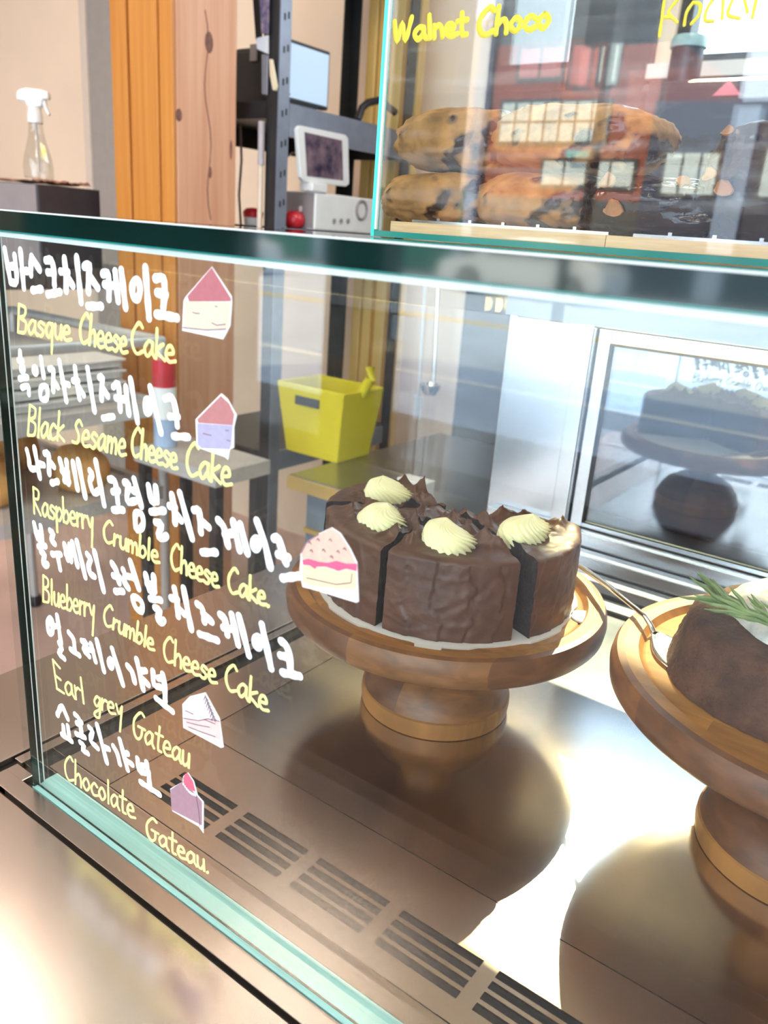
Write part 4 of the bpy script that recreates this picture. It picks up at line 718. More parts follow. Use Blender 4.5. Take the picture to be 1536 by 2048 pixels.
# rear frame
pf = MB()
pf.box(-0.022, 0.062, 0.602, 0.62, -0.004, TOPZ0)
pf.build('rear_panel', STEEL_FRAME, case, bevel=0.001)
pf = MB()
pf.box(0.064, 0.081, 0.592, 0.62, -0.004, TOPZ0)
pf.box(0.0825, 0.0835, 0.590, 0.62, -0.004, 0.262)
pf.build('rear_post', STEEL_FRAME, case, bevel=0.001)
MB().box(-0.012, CX1, 0.60, 0.62, 0.262, TOPZ0).build('rear_header', STEEL_HEAD, case, bevel=0.001)
dr = MB()
for (x0, x1) in ((0.085, 0.62), (0.60, 1.2)):
    yy = 0.598 if x0 < 0.3 else 0.608
    f = MB()
    f.box(x0, x0 + 0.014, yy, yy + 0.009, 0.047, 0.261).box(x1 - 0.014, x1, yy, yy + 0.009, 0.047, 0.261)
    f.box(x0 + 0.014, x1 - 0.014, yy, yy + 0.009, 0.047, 0.052).box(x0 + 0.014, x1 - 0.014, yy, yy + 0.009, 0.2475, 0.261)
    dd = f.build('sliding_door', STEEL_FRAME, case, bevel=0.0008)
    MB().box(x0 + 0.014, x1 - 0.014, yy + 0.003, yy + 0.007, 0.052, 0.2475).build('door_glass', DOORGLASS, dd)
    k = MB()
    k.box(x0 + 0.0135, x0 + 0.0165, yy - 0.0005, yy + 0.003, 0.052, 0.2475).box(x0 + 0.0165, x1 - 0.0165, yy - 0.0005, yy + 0.003, 0.0520, 0.0535)
    k.box(x0 + 0.0165, x1 - 0.0165, yy - 0.0005, yy + 0.003, 0.2455, 0.2475)
    k.build('door_seal', BLACK_RUBBER, dd)
lt = MB().tube([(-0.006, 0.580, 0.2735), (1.2, 0.580, 0.2735)], 0.0075, 16).build('light_tube', LED, case, smooth=True, label='warm white lamp tube')
MB().box(-0.008, CX1, 0.565, 0.5665, 0.2665, 0.288).box(-0.008, CX1, 0.5667, 0.60, 0.286, 0.288).build('light_housing', STEEL_HEAD, case)

# ================================================================== stickers on the front pane
ST = {
 'basque': {'white': [(1609, 3222), (1718, 3123), (1720, 3095), (1712, 3013), (1673, 2956), (1435, 2960), (1445, 3077), (1457, 3094)], 'crust': [(1609, 3219), (1715, 3115), (1715, 3104), (1479, 3079), (1469, 3098)], 'body': [(1453, 3076), (1715, 3102), (1706, 3017), (1695, 3000), (1584, 2983), (1443, 2973)]},
 'sesame': {'white': [(1664, 2743), (1701, 2727), (1753, 2671), (1738, 2621), (1739, 2535), (1717, 2525), (1706, 2478), (1687, 2486), (1533, 2490), (1518, 2497), (1512, 2609), (1534, 2629)], 'crust': [(1662, 2733), (1709, 2712), (1739, 2673), (1732, 2627), (1530, 2598), (1524, 2612)], 'body': [(1524, 2595), (1732, 2626), (1724, 2546), (1715, 2525), (1549, 2495), (1527, 2505)]},
 'raspberry': {'white': [(2262, 2340), (2305, 2329), (2355, 2281), (2390, 2237), (2409, 2084), (2398, 2076), (2191, 2060), (2130, 2053), (2112, 2110), (2113, 2189), (2136, 2241), (2202, 2300)], 'crust': [(2262, 2338), (2303, 2326), (2353, 2278), (2384, 2235), (2389, 2221), (2125, 2164), (2118, 2195), (2141, 2242), (2204, 2298)], 'body': [(2128, 2147), (2166, 2155), (2191, 2148), (2200, 2161), (2243, 2174), (2273, 2175), (2306, 2175), (2342, 2196), (2391, 2200), (2396, 2128), (2180, 2073), (2129, 2074)], 'jam': [(2125, 2166), (2154, 2181), (2209, 2185), (2252, 2194), (2294, 2215), (2341, 2218), (2391, 2233), (2391, 2202), (2370, 2201), (2342, 2198), (2306, 2177), (2272, 2177), (2243, 2176), (2200, 2162), (2191, 2149), (2165, 2156), (2130, 2149)]},
 'earlgrey': {'white': [(1569, 1337), (1665, 1240), (1692, 1098), (1675, 1086), (1413, 1075), (1408, 1204), (1462, 1270)], 'body': [(1416, 1131), (1524, 1166), (1587, 1205), (1667, 1227), (1675, 1129), (1418, 1089)]},
 'chocolate': {'white': [(1443, 832), (1485, 804), (1513, 734), (1555, 718), (1554, 530), (1521, 551), (1321, 536), (1308, 666), (1403, 758), (1409, 795)], 'body': [(1408, 764), (1508, 731), (1545, 713), (1545, 572), (1316, 541), (1311, 663)], 'jam': [(1443, 829), (1480, 801), (1499, 750), (1465, 740), (1418, 742), (1409, 780), (1423, 814)]}}


def stk(name_mat, col):
    return pm(name_mat, col, 0.35, var=0.05, vscale=300)


PAPER = stk('white_sticker_paper', (0.84, 0.84, 0.86))
LINE = stk('fine_sticker_line', (0.30, 0.20, 0.24))
SMATS = {'basque': {'crust': stk('dusty_red_print', (0.46, 0.15, 0.17)), 'body': stk('peach_print', (0.86, 0.66, 0.47))},
         'sesame': {'crust': stk('brick_pink_print', (0.48, 0.20, 0.20)), 'body': stk('lilac_print', (0.42, 0.39, 0.56))},
         'raspberry': {'crust': stk('salmon_print', (0.84, 0.50, 0.40)), 'body': stk('custard_print', (0.90, 0.72, 0.42)), 'jam': stk('hot_pink_print', (0.82, 0.12, 0.24))},
         'earlgrey': {'body': stk('blush_print', (0.84, 0.55, 0.52))},
         'chocolate': {'body': stk('plum_print', (0.34, 0.20, 0.25)), 'jam': stk('cherry_print', (0.80, 0.12, 0.19))}}
SL = {'basque': 'house-shaped cake sticker with dark red crust and peach side, beside the top menu line',
      'sesame': 'house-shaped cake sticker with dusty red top and lilac side, beside the second menu line',
      'raspberry': 'pink topped cake slice sticker with red jam layer in front of the chocolate cake',
      'earlgrey': 'white and blush cake slice sticker with a leaf sprig, near the lower menu lines',
      'chocolate': 'plum brown cake slice sticker with a red cherry, over the vent slots'}


def wire(m, pts, r, y, mi):
    for a, c in zip(pts, pts[1:]):
        a, c = Vector(a) * 1e-4, Vector(c) * 1e-4
        d = (c - a)
        n = Vector((-d.y, d.x)).normalized() * r
        m.add([((a - n).x, y, (a - n).y), ((a + n).x, y, (a + n).y), ((c + n).x, y, (c + n).y), ((c - n).x, y, (c - n).y)], [(0, 1, 2, 3)], mi)


SLINES = {'basque': [[(1500, 3040), (1520, 3038), (1545, 3040)], [(1610, 3012), (1640, 3006), (1690, 3016)], [(1628, 3076), (1645, 3077)], [(1441, 2973), (1584, 2981), (1692, 2998)]],
          'sesame': [[(1560, 2560), (1590, 2560), (1612, 2562)], [(1700, 2560), (1722, 2560)], [(1690, 2598), (1712, 2602)]],
          'raspberry': [[(2150, 2100), (2300, 2120), (2370, 2150), (2372, 2190)]] + [[(x - 8, z), (x, z + 10), (x + 8, z - 1)] for x, z in ((2200, 2270), (2260, 2285), (2230, 2235), (2300, 2250), (2170, 2215), (2330, 2270), (2270, 2220), (2160, 2245))] + [[(2118, 2195), (2141, 2242), (2160, 2262), (2204, 2298)]],
          'earlgrey': [[(1569, 1325), (1600, 1270), (1640, 1210)]] + [[(1569 + 9 * i, 1318 - 14 * i), (1560 + 9 * i, 1290 - 14 * i)] for i in range(7)] + [[(1573 + 9 * i, 1312 - 14 * i), (1592 + 9 * i, 1305 - 14 * i)] for i in range(7)] + [[(1416, 1131), (1524, 1166), (1587, 1205), (1667, 1227)], [(1440, 1120), (1520, 1140), (1600, 1165)], [(1560, 1190), (1640, 1200)], [(1450, 1098), (1560, 1115), (1640, 1130)], [(1430, 1180), (1490, 1185)]],
          'chocolate': [[(1500, 730), (1520, 650), (1530, 560)]]}
for key in ('basque', 'sesame', 'raspberry', 'earlgrey', 'chocolate'):
    z = 0.0004
    m = MB()
    def poly(pl, y, th, mi):
        m.prism([(a * 1e-4, y, c * 1e-4) for a, c in pl], (0, -th, 0), mi)
    poly(ST[key]['white'], -0.00002, 0.0003, 0)
    mats = [PAPER]
    for i, (k2, mt) in enumerate(SMATS[key].items()):
        mats.append(mt)
        poly(ST[key][k2], -0.00032 - 0.00006 * i, 0.00004, i + 1)
    mats.append(LINE)
    for ln in SLINES[key]:
        wire(m, ln, 0.00025, -0.0006, len(mats) - 1)
    if key == 'chocolate':
        mats.append(PAPER)
        for i in range(8):
            a = i / 7
            cxx, czz = 1413 + a * 88, 752 - a * 20 - 14 * math.sin(a * PI)
            m.prism([((cxx + 6 * math.cos(2 * PI * q / 8)) * 1e-4, -0.0006, (czz + 9 * math.sin(2 * PI * q / 8)) * 1e-4) for q in range(8)], (0, -0.0001, 0), len(mats) - 1)
    c = ST[key]['white'][0]
    tag(m.build('cake_sticker', mats, origin=(c[0] * 1e-4, 0, c[1] * 1e-4)), SL[key], 'sticker', 'cake stickers on the glass')

# ================================================================== cake stands
def cake_stand(cx, cy, k, zt, label):
    """turned acacia stand; k scales the radii, zt is the rim height"""
    t = thing('cake_stand', label, 'cake stand', (cx, cy, 0), 'acacia cake stands')
    r = 0.1165 * k
    hz = zt
    pl = [(0, hz - 0.0035), (r * 0.845, hz - 0.0035), (r * 0.858, hz - 0.0045), (r * 0.868, hz - 0.003), (r * 0.885, hz - 0.0003), (r * 0.95, hz), (r * 0.985, hz - 0.0006), (r, hz - 0.004),
          (r * 1.008, hz - 0.010), (r * 1.0, hz - 0.017), (r * 0.975, hz - 0.0205), (r * 0.9, hz - 0.0215), (0, hz - 0.0215)]
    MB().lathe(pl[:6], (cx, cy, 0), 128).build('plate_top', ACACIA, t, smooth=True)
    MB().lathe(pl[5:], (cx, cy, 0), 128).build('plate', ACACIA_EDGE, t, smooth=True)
    st = [(0, hz - 0.022), (0.018, hz - 0.022), (0.021, hz - 0.030), (0.017, hz - 0.038), (0.017, 0.046), (0.0, 0.046)]
    MB().lathe(st, (cx, cy, 0), 48).build('stem', ACACIA, t, smooth=True)
    rb = 0.0567
    fo = [(0, 0.0475), (0.018, 0.0475), (0.030, 0.0445), (0.044, 0.036), (0.052, 0.025), (0.0555, 0.0145), (rb, 0.0135), (rb + 0.0004, 0.008), (rb - 0.0005, 0.0006), (rb - 0.002, 0.0), (0, 0.0)]
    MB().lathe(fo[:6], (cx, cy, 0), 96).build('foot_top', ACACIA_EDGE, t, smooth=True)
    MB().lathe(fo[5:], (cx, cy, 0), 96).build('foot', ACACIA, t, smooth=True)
    return t


S1C = (0.1312, 0.2560)
S2C = (0.388, 0.262)
Z1, Z2 = 0.0985, 0.1165
cake_stand(S1C[0], S1C[1], 1.0, Z1, 'round acacia cake stand carrying the cut chocolate cake')
cake_stand(S2C[0], S2C[1], 1.065, Z2, 'round acacia cake stand at the right edge under the plain cocoa cake')

# ================================================================== chocolate cake
CC = (0.1292, 0.2575)
CZ0, CZ1, CR = 0.0965, 0.1515, 0.0885
bd = MB()
n = 96
outl = []
for i in range(n):
    a = 2 * PI * i / n
    r = 0.0945 + (0.0022 if (i // 6) % 2 else 0.0)
    outl.append((CC[0] + r * math.cos(a), CC[1] + r * math.sin(a), CZ0 - 0.0016))
bd.prism(outl, (0, 0, 0.0014))
for ang in (-153, -64, 14):
    a = math.radians(ang)
    c = Vector((CC[0] + 0.103 * math.cos(a), CC[1] + 0.103 * math.sin(a), CZ0 - 0.0016))
    if ang == -64:
        u, v = Vector((math.cos(a), math.sin(a), 0)), Vector((-math.sin(a), math.cos(a), 0))
        c = c - u * 0.0055
        bd.prism([c - u * 0.002 - v * 0.009, c + u * 0.006 - v * 0.008, c + u * 0.006 + v * 0.008, c - u * 0.002 + v * 0.009], (0, 0, 0.00135))
    else:
        bd.prism([c + Vector((0.0095 * math.cos(q * PI / 12), 0.0095 * math.sin(q * PI / 12), 0)) for q in range(24)], (0, 0, 0.0014))
tag(bd.build('cake_board', CARD_WHITE, origin=(CC[0], CC[1], CZ0 - 0.0016)), 'white scalloped cake card between the chocolate cake and its wooden stand', 'cake board')


def nz(x, y, z):
    return noise.noise(Vector((x, y, z)))


def ridged(x, y, z):
    return (1 - abs(nz(x, y, z))) ** 4


PEAKS = {}


def slice_top(x, y, r, seed, peaks, rose):
    wx = nz(x * 40 + seed, y * 40, 3.1) * 0.9
    wy = nz(x * 40, y * 40 + seed, 8.7) * 0.9
    h = 0.0045 * ridged(x * 38 + wx, y * 38 + wy, seed) + 0.0022 * ridged(x * 110 + wx * 2, y * 60 + wy * 2, seed + 4) + 0.0012 * nz(x * 160, y * 160, seed)
    k = 1.0 if r < CR * 0.74 else max(0.12, 1 - (r - CR * 0.74) / (CR * 0.16))
    h *= k
    for (px_, py_, H, w, ex, ey) in peaks:
        dx, dy = x - px_, y - py_
        u = dx * ex + dy * ey
        v = -dx * ey + dy * ex
        d = math.sqrt((u / 2.6) ** 2 + v * v)
        h += H * math.exp(-d / w)
    d = math.hypot(x - rose[0], y - rose[1])
    h *= min(1.0, 0.12 + (d / 0.022) ** 3)
    return h


def cake_slice(a0, a1, shift, seed, rose, peaks, label, rad_gap=0.0):
    a0, a1 = math.radians(a0), math.radians(a1)
    am = 0.5 * (a0 + a1)
    ox, oy = CC[0] + shift * math.cos(am), CC[1] + shift * math.sin(am)
    rose_w = (CC[0] + rose[1] * math.cos(math.radians(rose[0])), CC[1] + rose[1] * math.sin(math.radians(rose[0])))
    pk = [(CC[0] + rr * math.cos(math.radians(aa)), CC[1] + rr * math.sin(math.radians(aa)), H, w, math.cos(math.radians(aa + tw)), math.sin(math.radians(aa + tw))) for (aa, rr, H, w, tw) in peaks]
    t = thing('cake_slice', label, 'cake slice', (ox, oy, CZ0), 'slices of the chocolate cake')

    def hgt(r, a):
        x, y = ox + r * math.cos(a), oy + r * math.sin(a)
        z = CZ1 + slice_top(x, y, r, seed, pk, rose_w)
        e = max(0.0, (r - CR * 0.93) / (CR * 0.07))
        z -= 0.0035 * e * e * (0.7 + 0.5 * nz(a * 9, seed, 1))
        return z

    def side_r(a, z):
        q = (z - CZ0) / (CZ1 - CZ0)
        s = a * 2.6 + 0.22 * nz(z * 60, seed, a * 2) + 0.16 * nz(z * 25, seed + 5, a) + 0.05 * nz(z * 240, a * 30, seed)
        saw = (s * 1.7 + seed * 0.37) % 1.0
        th = 0.0011 * saw + 0.0006 * nz(a * 14, z * 130, seed) + 0.0004 * ridged(a * 6 + nz(z * 90, a * 3, 1), z * 150, seed)
        return CR - 0.0012 + th + 0.0007 * (1 - q)

    m = MB()
    NR, NA, NZ = 56, 84, 42
    m.grid(lambda u, v: ((lambda r, a: (ox + r * math.cos(a), oy + r * math.sin(a), hgt(r, a)))(0.0015 + (side_r(a0 + (a1 - a0) * u, CZ1) - 0.0015) * v, a0 + (a1 - a0) * u)), NA, NR, 0)

    def side(u, v):
        a = a0 + (a1 - a0) * u
        zt = hgt(side_r(a, CZ1), a)
        z = CZ0 + (zt - CZ0) * v
        r = side_r(a, CZ0 + (CZ1 - CZ0) * v)
        return (ox + r * math.cos(a), oy + r * math.sin(a), z)
    m.grid(side, NA, NZ, 0)
    body = m.build('frosting', CHOC, t, smooth='all', merge=True)
    c = MB()
    for a, sg in ((a0, 1), (a1, -1)):
        def cut(u, v, a=a, sg=sg):
            zt = hgt(0.0015 + (side_r(a, CZ1) - 0.0015) * u, a)
            z = CZ0 + (zt - CZ0) * v
            r = 0.0015 + (side_r(a, CZ0 + (CZ1 - CZ0) * v) - 0.0015) * u
            d = 0.0006 * nz(r * 300, z * 300, seed) if 0 < u < 1 and 0 < v < 1 else 0
            return (ox + r * math.cos(a) - sg * d * math.sin(a), oy + r * math.sin(a) + sg * d * math.cos(a), z)
        c.grid(cut, 40, 30, 0)
    c.grid(lambda u, v: (ox + (0.0015 + (CR - 0.002) * v) * math.cos(a0 + (a1 - a0) * u), oy + (0.0015 + (CR - 0.002) * v) * math.sin(a0 + (a1 - a0) * u), CZ0), 30, 2, 0)
    c.build('sponge', CHOC_CUT, t, smooth='all', merge=True)
    # piped rosette
    zb = hgt(math.hypot(rose_w[0] - ox, rose_w[1] - oy), math.atan2(rose_w[1] - oy, rose_w[0] - ox)) - 0.0015
    R0, H0 = 0.0168, 0.0178
    lean = math.radians(rose[2])
    lx, ly = math.cos(lean) * 0.004, math.sin(lean) * 0.004

    def ros(u, v):
        th = 2 * PI * u
        q = v
        r = R0 * (0.86 + 0.52 * q - 1.15 * q * q) if q < 0.72 else R0 * (0.86 + 0.52 * 0.72 - 1.15 * 0.72 ** 2) * max(0.0, (1 - (q - 0.72) / 0.28)) ** 0.95
        r *= 1 + 0.125 * (1 - q * 0.5) * math.sin(19 * (th + 1.7 * q))
        r *= 1 + 0.10 * math.sin(th * 2 + 4 * q + seed)
        ell = 1.0 + 0.16 * math.cos(2 * (th - lean))
        z = zb + H0 * (q ** 0.9) + 0.0012 * math.sin(th + 6 * q)
        return (rose_w[0] + r * ell * math.cos(th) + lx * q * q * 1.5, rose_w[1] + r * ell * math.sin(th) + ly * q * q * 1.5, z)
    MB().grid(ros, 136, 30, 0, wrap=True).build('cream_rosette', CREAM, t, smooth='all', label='piped pale yellow cream')
    return t


cake_slice(-146, -87.5, 0.002, 1.3, (-112, 0.060, -20), [(-92, 0.045, 0.012, 0.0022, 70), (-100, 0.030, 0.010, 0.0025, 30), (-140, 0.072, 0.006, 0.002, 80), (-120, 0.025, 0.009, 0.002, 10), (-91, 0.068, 0.009, 0.0018, 60)],
           'cake slice behind the pink sticker, left of the front slice')
cake_slice(-85.5, -29, 0.002, 5.1, (-60, 0.064, 160), [(-82, 0.058, 0.012, 0.0022, 40), (-80, 0.070, 0.008, 0.0016, 20), (-38, 0.060, 0.009, 0.002, 70), (-33, 0.070, 0.007, 0.0016, 50), (-60, 0.030, 0.011, 0.0025, 20), (-45, 0.045, 0.008, 0.002, 60)],
           'front cake slice with a cream rosette near its outer edge')
cake_slice(-23, 36, 0.004, 9.7, (-6, 0.060, 60), [(30, 0.078, 0.008, 0.0018, 60), (20, 0.035, 0.010, 0.0025, 30), (-10, 0.028, 0.010, 0.0026, 10), (28, 0.050, 0.009, 0.002, 40)],
           'right hand cake slice with one side lit by the sun')
cake_slice(-208, -149, 0.005, 13.9, (-172, 0.052, -150), [(-205, 0.040, 0.014, 0.0024, 60), (-195, 0.055, 0.012, 0.0022, 20), (-155, 0.030, 0.008, 0.002, 40), (-185, 0.020, 0.009, 0.002, 10), (-203, 0.065, 0.008, 0.002, 70)],
           'cake slice farthest back on the cut chocolate cake')

# ================================================================== plain cocoa cake with cream and rosemary
GC = (0.3695, 0.249)
gz0 = Z2 - 0.0035
ga = thing('gateau', 'round cocoa cake topped with speckled cream at the right edge', 'cake', (GC[0], GC[1], gz0))


def sponge_pt(u, v):
    th = 2 * PI * u
    # profile: foot, wall, rounded shoulder, top
    if v < 0.55:
        q = v / 0.55
        r, z = 0.0725 - 0.0075 * q, 0.0265 * q
    elif v < 0.75:
        q = (v - 0.55) / 0.2
        r, z = 0.0650 - 0.008 * (1 - math.cos(q * PI / 2)), 0.0265 + 0.010 * math.sin(q * PI / 2)
    else:
        q = (v - 0.75) / 0.25
        r, z = 0.0570 * (1 - q) + 0.0005, 0.0365 + 0.0015 * math.sin(q * PI / 2)
    x, y = r * math.cos(th), r * math.sin(th)
    d = 0.0009 * nz(x * 120, y * 120, z * 120) + 0.0006 * nz(x * 350, y * 350, z * 350) + 0.0012 * nz(x * 30, y * 30, z * 30 + 2)
    s = 1 + d / max(r, 0.01) if v < 0.98 else 1
    return (GC[0] + x * s, GC[1] + y * s, gz0 + 0.0004 + max(0, z + d * (0.5 if v > 0.02 else 0)))


MB().grid(sponge_pt, 180, 84, 0, wrap=True).build('sponge', SPONGE, ga, smooth='all')


def whip_pt(u, v):
    th = 2 * PI * u
    edge = 0.054 + 0.007 * nz(math.cos(th) * 1.6, math.sin(th) * 1.6, 4.2) + 0.0028 * nz(math.cos(th) * 6, math.sin(th) * 6, 1.2)
    r = edge * v
    x, y = r * math.cos(th), r * math.sin(th)
    prof = math.sqrt(max(0, 1 - v ** 5))
    z = 0.0125 * prof + 0.003 * nz(x * 45, y * 45, 7) * prof + 0.0012 * nz(x * 150, y * 150, 9) * prof
    return (GC[0] + x + 0.004, GC[1] + y + 0.008, gz0 + 0.037 + z - 0.002 * v)


MB().grid(whip_pt, 140, 44, 0, wrap=True).build('cream_topping', WHIP, ga, smooth='all', label='white speckled cream spread on top')
rs = MB()
tip = P(1440, 1195, z=gz0 + 0.056)
stem_end = tip + Vector((0.055, -0.012, -0.004))
base_p = Vector((tip.x, tip.y, gz0 + 0.0535))
rs.tube([base_p + (stem_end - base_p) * (i / 6) for i in range(7)], 0.0010, 8)
sp = rs.build('rosemary_sprig', ROSEMARY, smooth=True, origin=base_p)
tag(sp, 'sprig of green rosemary lying on the speckled cream', 'herb')
nd = MB()
rnd = random.Random(4)
axis = (stem_end - base_p).normalized()
for i in range(44):
    tt = rnd.random() ** 0.8
    q = base_p + (stem_end - base_p) * tt
    ang = rnd.uniform(0, 2 * PI)
    side = Vector((0, math.cos(ang), math.sin(ang) * 0.55 + 0.25))
    d = (-axis * rnd.uniform(0.8, 1.4) + side * rnd.uniform(0.35, 0.8)).normalized()
    L_ = rnd.uniform(0.017, 0.028)
    c1 = q + d * L_ * 0.5 + Vector((0, 0, 0.001))
    c2 = q + d * L_
    c2.z = max(c2.z, gz0 + 0.048)
    nd.tube([q, q + d * L_ * 0.25, c1, q + d * L_ * 0.8, c2], [0.0006, 0.0010, 0.0011, 0.0009, 0.0002], 6)
nd.build('needles', ROSEMARY, sp, smooth=True)

# cake server: thin handle from the first stand, flat rounded blade under the cocoa cake
cs = thing('cake_server', 'thin silver cake server lying across from the chocolate cake to the cocoa cake', 'cake server', (0.28, 0.245, Z2))
hp = [P(1128, 1112, z=0.1035), P(1170, 1139, z=0.107), P(1215, 1171, z=0.1135), P(1258, 1206, z=0.1205), P(1290, 1232, z=0.1235)]
bl = [P(1302, 1252, z=0.1185), P(1308, 1266, z=0.1155), P(1318, 1279, z=0.1147), P(1336, 1292, z=0.1142)]
MB().tube(hp + bl[:2], [0.0022, 0.0022, 0.002, 0.0018, 0.0016, 0.0018, 0.0022], 12).build('handle', SILVER, cs, smooth=True)
bm_ = MB()
nb = 18
ax_ = (bl[3] - bl[1])
ax_.z = 0
ax_.normalize()
ay_ = Vector((-ax_.y, ax_.x, 0))


def blade(u, v):
    L_ = 0.062 * u
    w = 0.0022 + 0.0155 * math.sin(min(1, u * 1.9) * PI / 2) * (1 if u < 0.7 else math.sqrt(max(0.0, 1 - ((u - 0.7) / 0.3) ** 2)) if u < 1 else 0.0)
    q = bl[1] + ax_ * L_ + ay_ * (w * (2 * v - 1))
    zz = bl[1].z + (Z2 - 0.0028 - bl[1].z) * min(1, u * 3.5) + 0.0006 * (2 * v - 1) ** 2
    return (q.x, q.y, zz)


bm_.grid(blade, 30, 9)
bb = bm_.build('blade', SILVER, cs, smooth='all')
sm = bb.modifiers.new('solid', 'SOLIDIFY')
sm.thickness = 0.0007

# ================================================================== glass box with scones on the case
bx0, bx1, by0, by1, bz0, bz1 = 0.0845, 1.0, BOXY, 0.436, TOPZ1 + 0.0004, 0.60
gb = thing('glass_box', 'clear scone box with turquoise edges standing on the glass top', 'display box', (0.5, 0.3, TOPZ1))
TP = 0.004
fp = MB().box(bx0 + 0.0022, bx1, by0, by0 + TP, bz0 + 0.004, bz1).build('front_pane', CLEAR_SCR, gb)
MB().box(bx0 - 0.0006, bx0 + 0.0020, by0 - 0.0006, by0 + TP, bz0, bz1).build('pane_edge', EDGE_BRIGHT, fp, label='bright turquoise left edge')
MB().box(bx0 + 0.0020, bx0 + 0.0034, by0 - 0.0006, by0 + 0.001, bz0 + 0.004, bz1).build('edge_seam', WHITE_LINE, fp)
MB().box(bx0 + 0.0022, bx1, by0 - 0.0004, by0 + TP, bz0, bz0 + 0.0035).build('pane_edge', EDGE_DEEP, fp, label='deep teal lower edge')
MB().box(bx0, bx0 + TP, by0 + TP + 0.0004, by1, bz0, bz1).build('side_pane', CLEAR, gb)
MB().box(bx0 + TP + 0.0004, bx1, by1 - TP, by1, bz0, bz1).build('back_pane', CLEAR, gb)
MB().box(bx0, bx1, by0, by1, bz1 + 0.0003, bz1 + TP).build('lid', CLEAR, gb)
ink('lettering', 'u1', INK_OCHRE, fp, by0, 0.00155, 'mustard lettering Walnet Choco')
ink('lettering', 'u2', INK_OCHRE, fp, by0, 0.0008, 'mustard lettering cut off by the top of the picture')
TRAYWOOD = pm('pale_wooden_tray', (0.70, 0.47, 0.24), 0.5, col2=(0.80, 0.58, 0.33), vscale=20, stretch=(2, 40, 40))
for x0, x1, y1, lab in ((bx0 + 0.008, 0.232, 0.40, 'pale wooden tray with a metal rim under the golden scones'), (0.2325, bx1 - 0.008, 0.426, 'deeper pale wooden tray with a metal rim under the dark scones')):  # split in two, hidden depths shaped to keep sun off the cream
    tr_ = thing('wooden_tray', lab, 'tray', ((x0 + x1) / 2, 0.3, bz0), 'wooden trays in the scone box')
    MB().box(x0, x1, by0 + 0.008, y1, bz0, bz0 + 0.0095).build('board', TRAYWOOD, tr_)
    rm = MB().box(x0 + 0.012, x1 - 0.001, by0 + 0.0135, by0 + 0.0155, bz0 + 0.0095, bz0 + 0.0112)
    k = 0
    while x0 + 0.03 + 0.022 * k < x1 - 0.005:
        rm.box(x0 + 0.030 + 0.022 * k, x0 + 0.032 + 0.022 * k, by0 + 0.0135, by0 + 0.0155, bz0 + 0.0112, bz0 + 0.0128)
        k += 1
    rm.build('metal_rim', SILVER, tr_)

SCONE = patch_mat('walnut_scone_dough', (0.38, 0.20, 0.07), (0.03, 0.012, 0.007), 0.57, 26, 0.18, 0.75, 0.7, 70)
SCONE_D = patch_mat('chocolate_glazed_scone', (0.05, 0.025, 0.018), (0.012, 0.006, 0.005), 0.42, 18, 0.10, 0.35, 0.7, 60)
ALMOND = pm('toasted_almond_flake', (0.36, 0.16, 0.06), 0.5, var=0.3, vscale=80)


def scone(c, a, bq, h, seed, mat, label, cat_group, flakes=0):
    t = thing('scone', label, 'scone', (c[0], c[1], c[2]), cat_group)

    def pt(u, v):
        th = 2 * PI * u
        ph = PI * v
        d = Vector((math.cos(th) * math.sin(ph), math.sin(th) * math.sin(ph), -math.cos(ph)))
        s = Vector((math.copysign(abs(d.x) ** 0.72, d.x), math.copysign(abs(d.y) ** 0.72, d.y), math.copysign(abs(d.z) ** 0.8, d.z)))
        k = 1 + 0.13 * nz(d.x * 1.7 + seed, d.y * 1.7, d.z * 1.7) + 0.06 * nz(d.x * 5 + seed, d.y * 5, d.z * 5) + 0.03 * nz(d.x * 13, d.y * 13 + seed, d.z * 13)
        z = s.z * k * h * 0.5
        return (c[0] + s.x * k * a, c[1] + s.y * k * bq, c[2] + max(0.0, z + h * 0.46))
    o = MB().grid(pt, 72, 44, 0, wrap=True).build('dough', mat, t, smooth='all')
    rr_ = random.Random(int(seed * 10))
    for i in range(flakes):
        u, v = rr_.uniform(0.60, 0.90), rr_.uniform(0.42, 0.75)
        q = Vector(pt(u, v))
        nrm = (q - Vector((c[0], c[1], c[2] + h * 0.4))).normalized()
        e1 = nrm.cross(Vector((0.3, 0.2, 1))).normalized()
        e2 = nrm.cross(e1)
        rr2 = rr_.uniform(0.003, 0.006)
        q += nrm * 0.0006
        MB().prism([q + e1 * (rr2 * math.cos(k * PI / 5) * (1 + 0.3 * rr_.random())) + e2 * (rr2 * 0.7 * math.sin(k * PI / 5) * (1 + 0.3 * rr_.random())) + nrm * (0.0015 * math.sin(k)) for k in range(10)], nrm * 0.0012).build('almond_flake', ALMOND, t)
    return t


bt = bz0 + 0.0096
ys = 0.272


def sc_at(pxc, py_bot, y):
    return P(pxc, py_bot, y=y)


G1 = 'walnut chocolate scones'
q = P(888, 440, y=0.285); scone((q.x, 0.290, bt), 0.046, 0.036, 0.036, 2.2, SCONE, 'golden scone at the lower left of the stack in the glass box', G1)
q = P(1090, 440, y=0.285); scone((q.x, 0.288, bt), 0.044, 0.036, 0.037, 6.4, SCONE, 'golden scone at the lower right of the stack with a dark chocolate streak', G1)
q = P(912, 440, y=0.29); scone((q.x, 0.296, bt + 0.0345), 0.048, 0.036, 0.041, 11.9, SCONE, 'golden scone at the upper left of the stack in the glass box', G1)
q = P(1135, 440, y=0.29); scone((q.x, 0.294, bt + 0.0355), 0.054, 0.036, 0.041, 3.7, SCONE, 'golden scone at the upper right of the stack in the glass box', G1)
G2 = 'dark chocolate scones'
q = P(1310, 460, y=0.28); scone((q.x, 0.285, bt), 0.046, 0.036, 0.036, 8.8, SCONE_D, 'dark glazed scone lying right beside the golden stack', G2, 3)
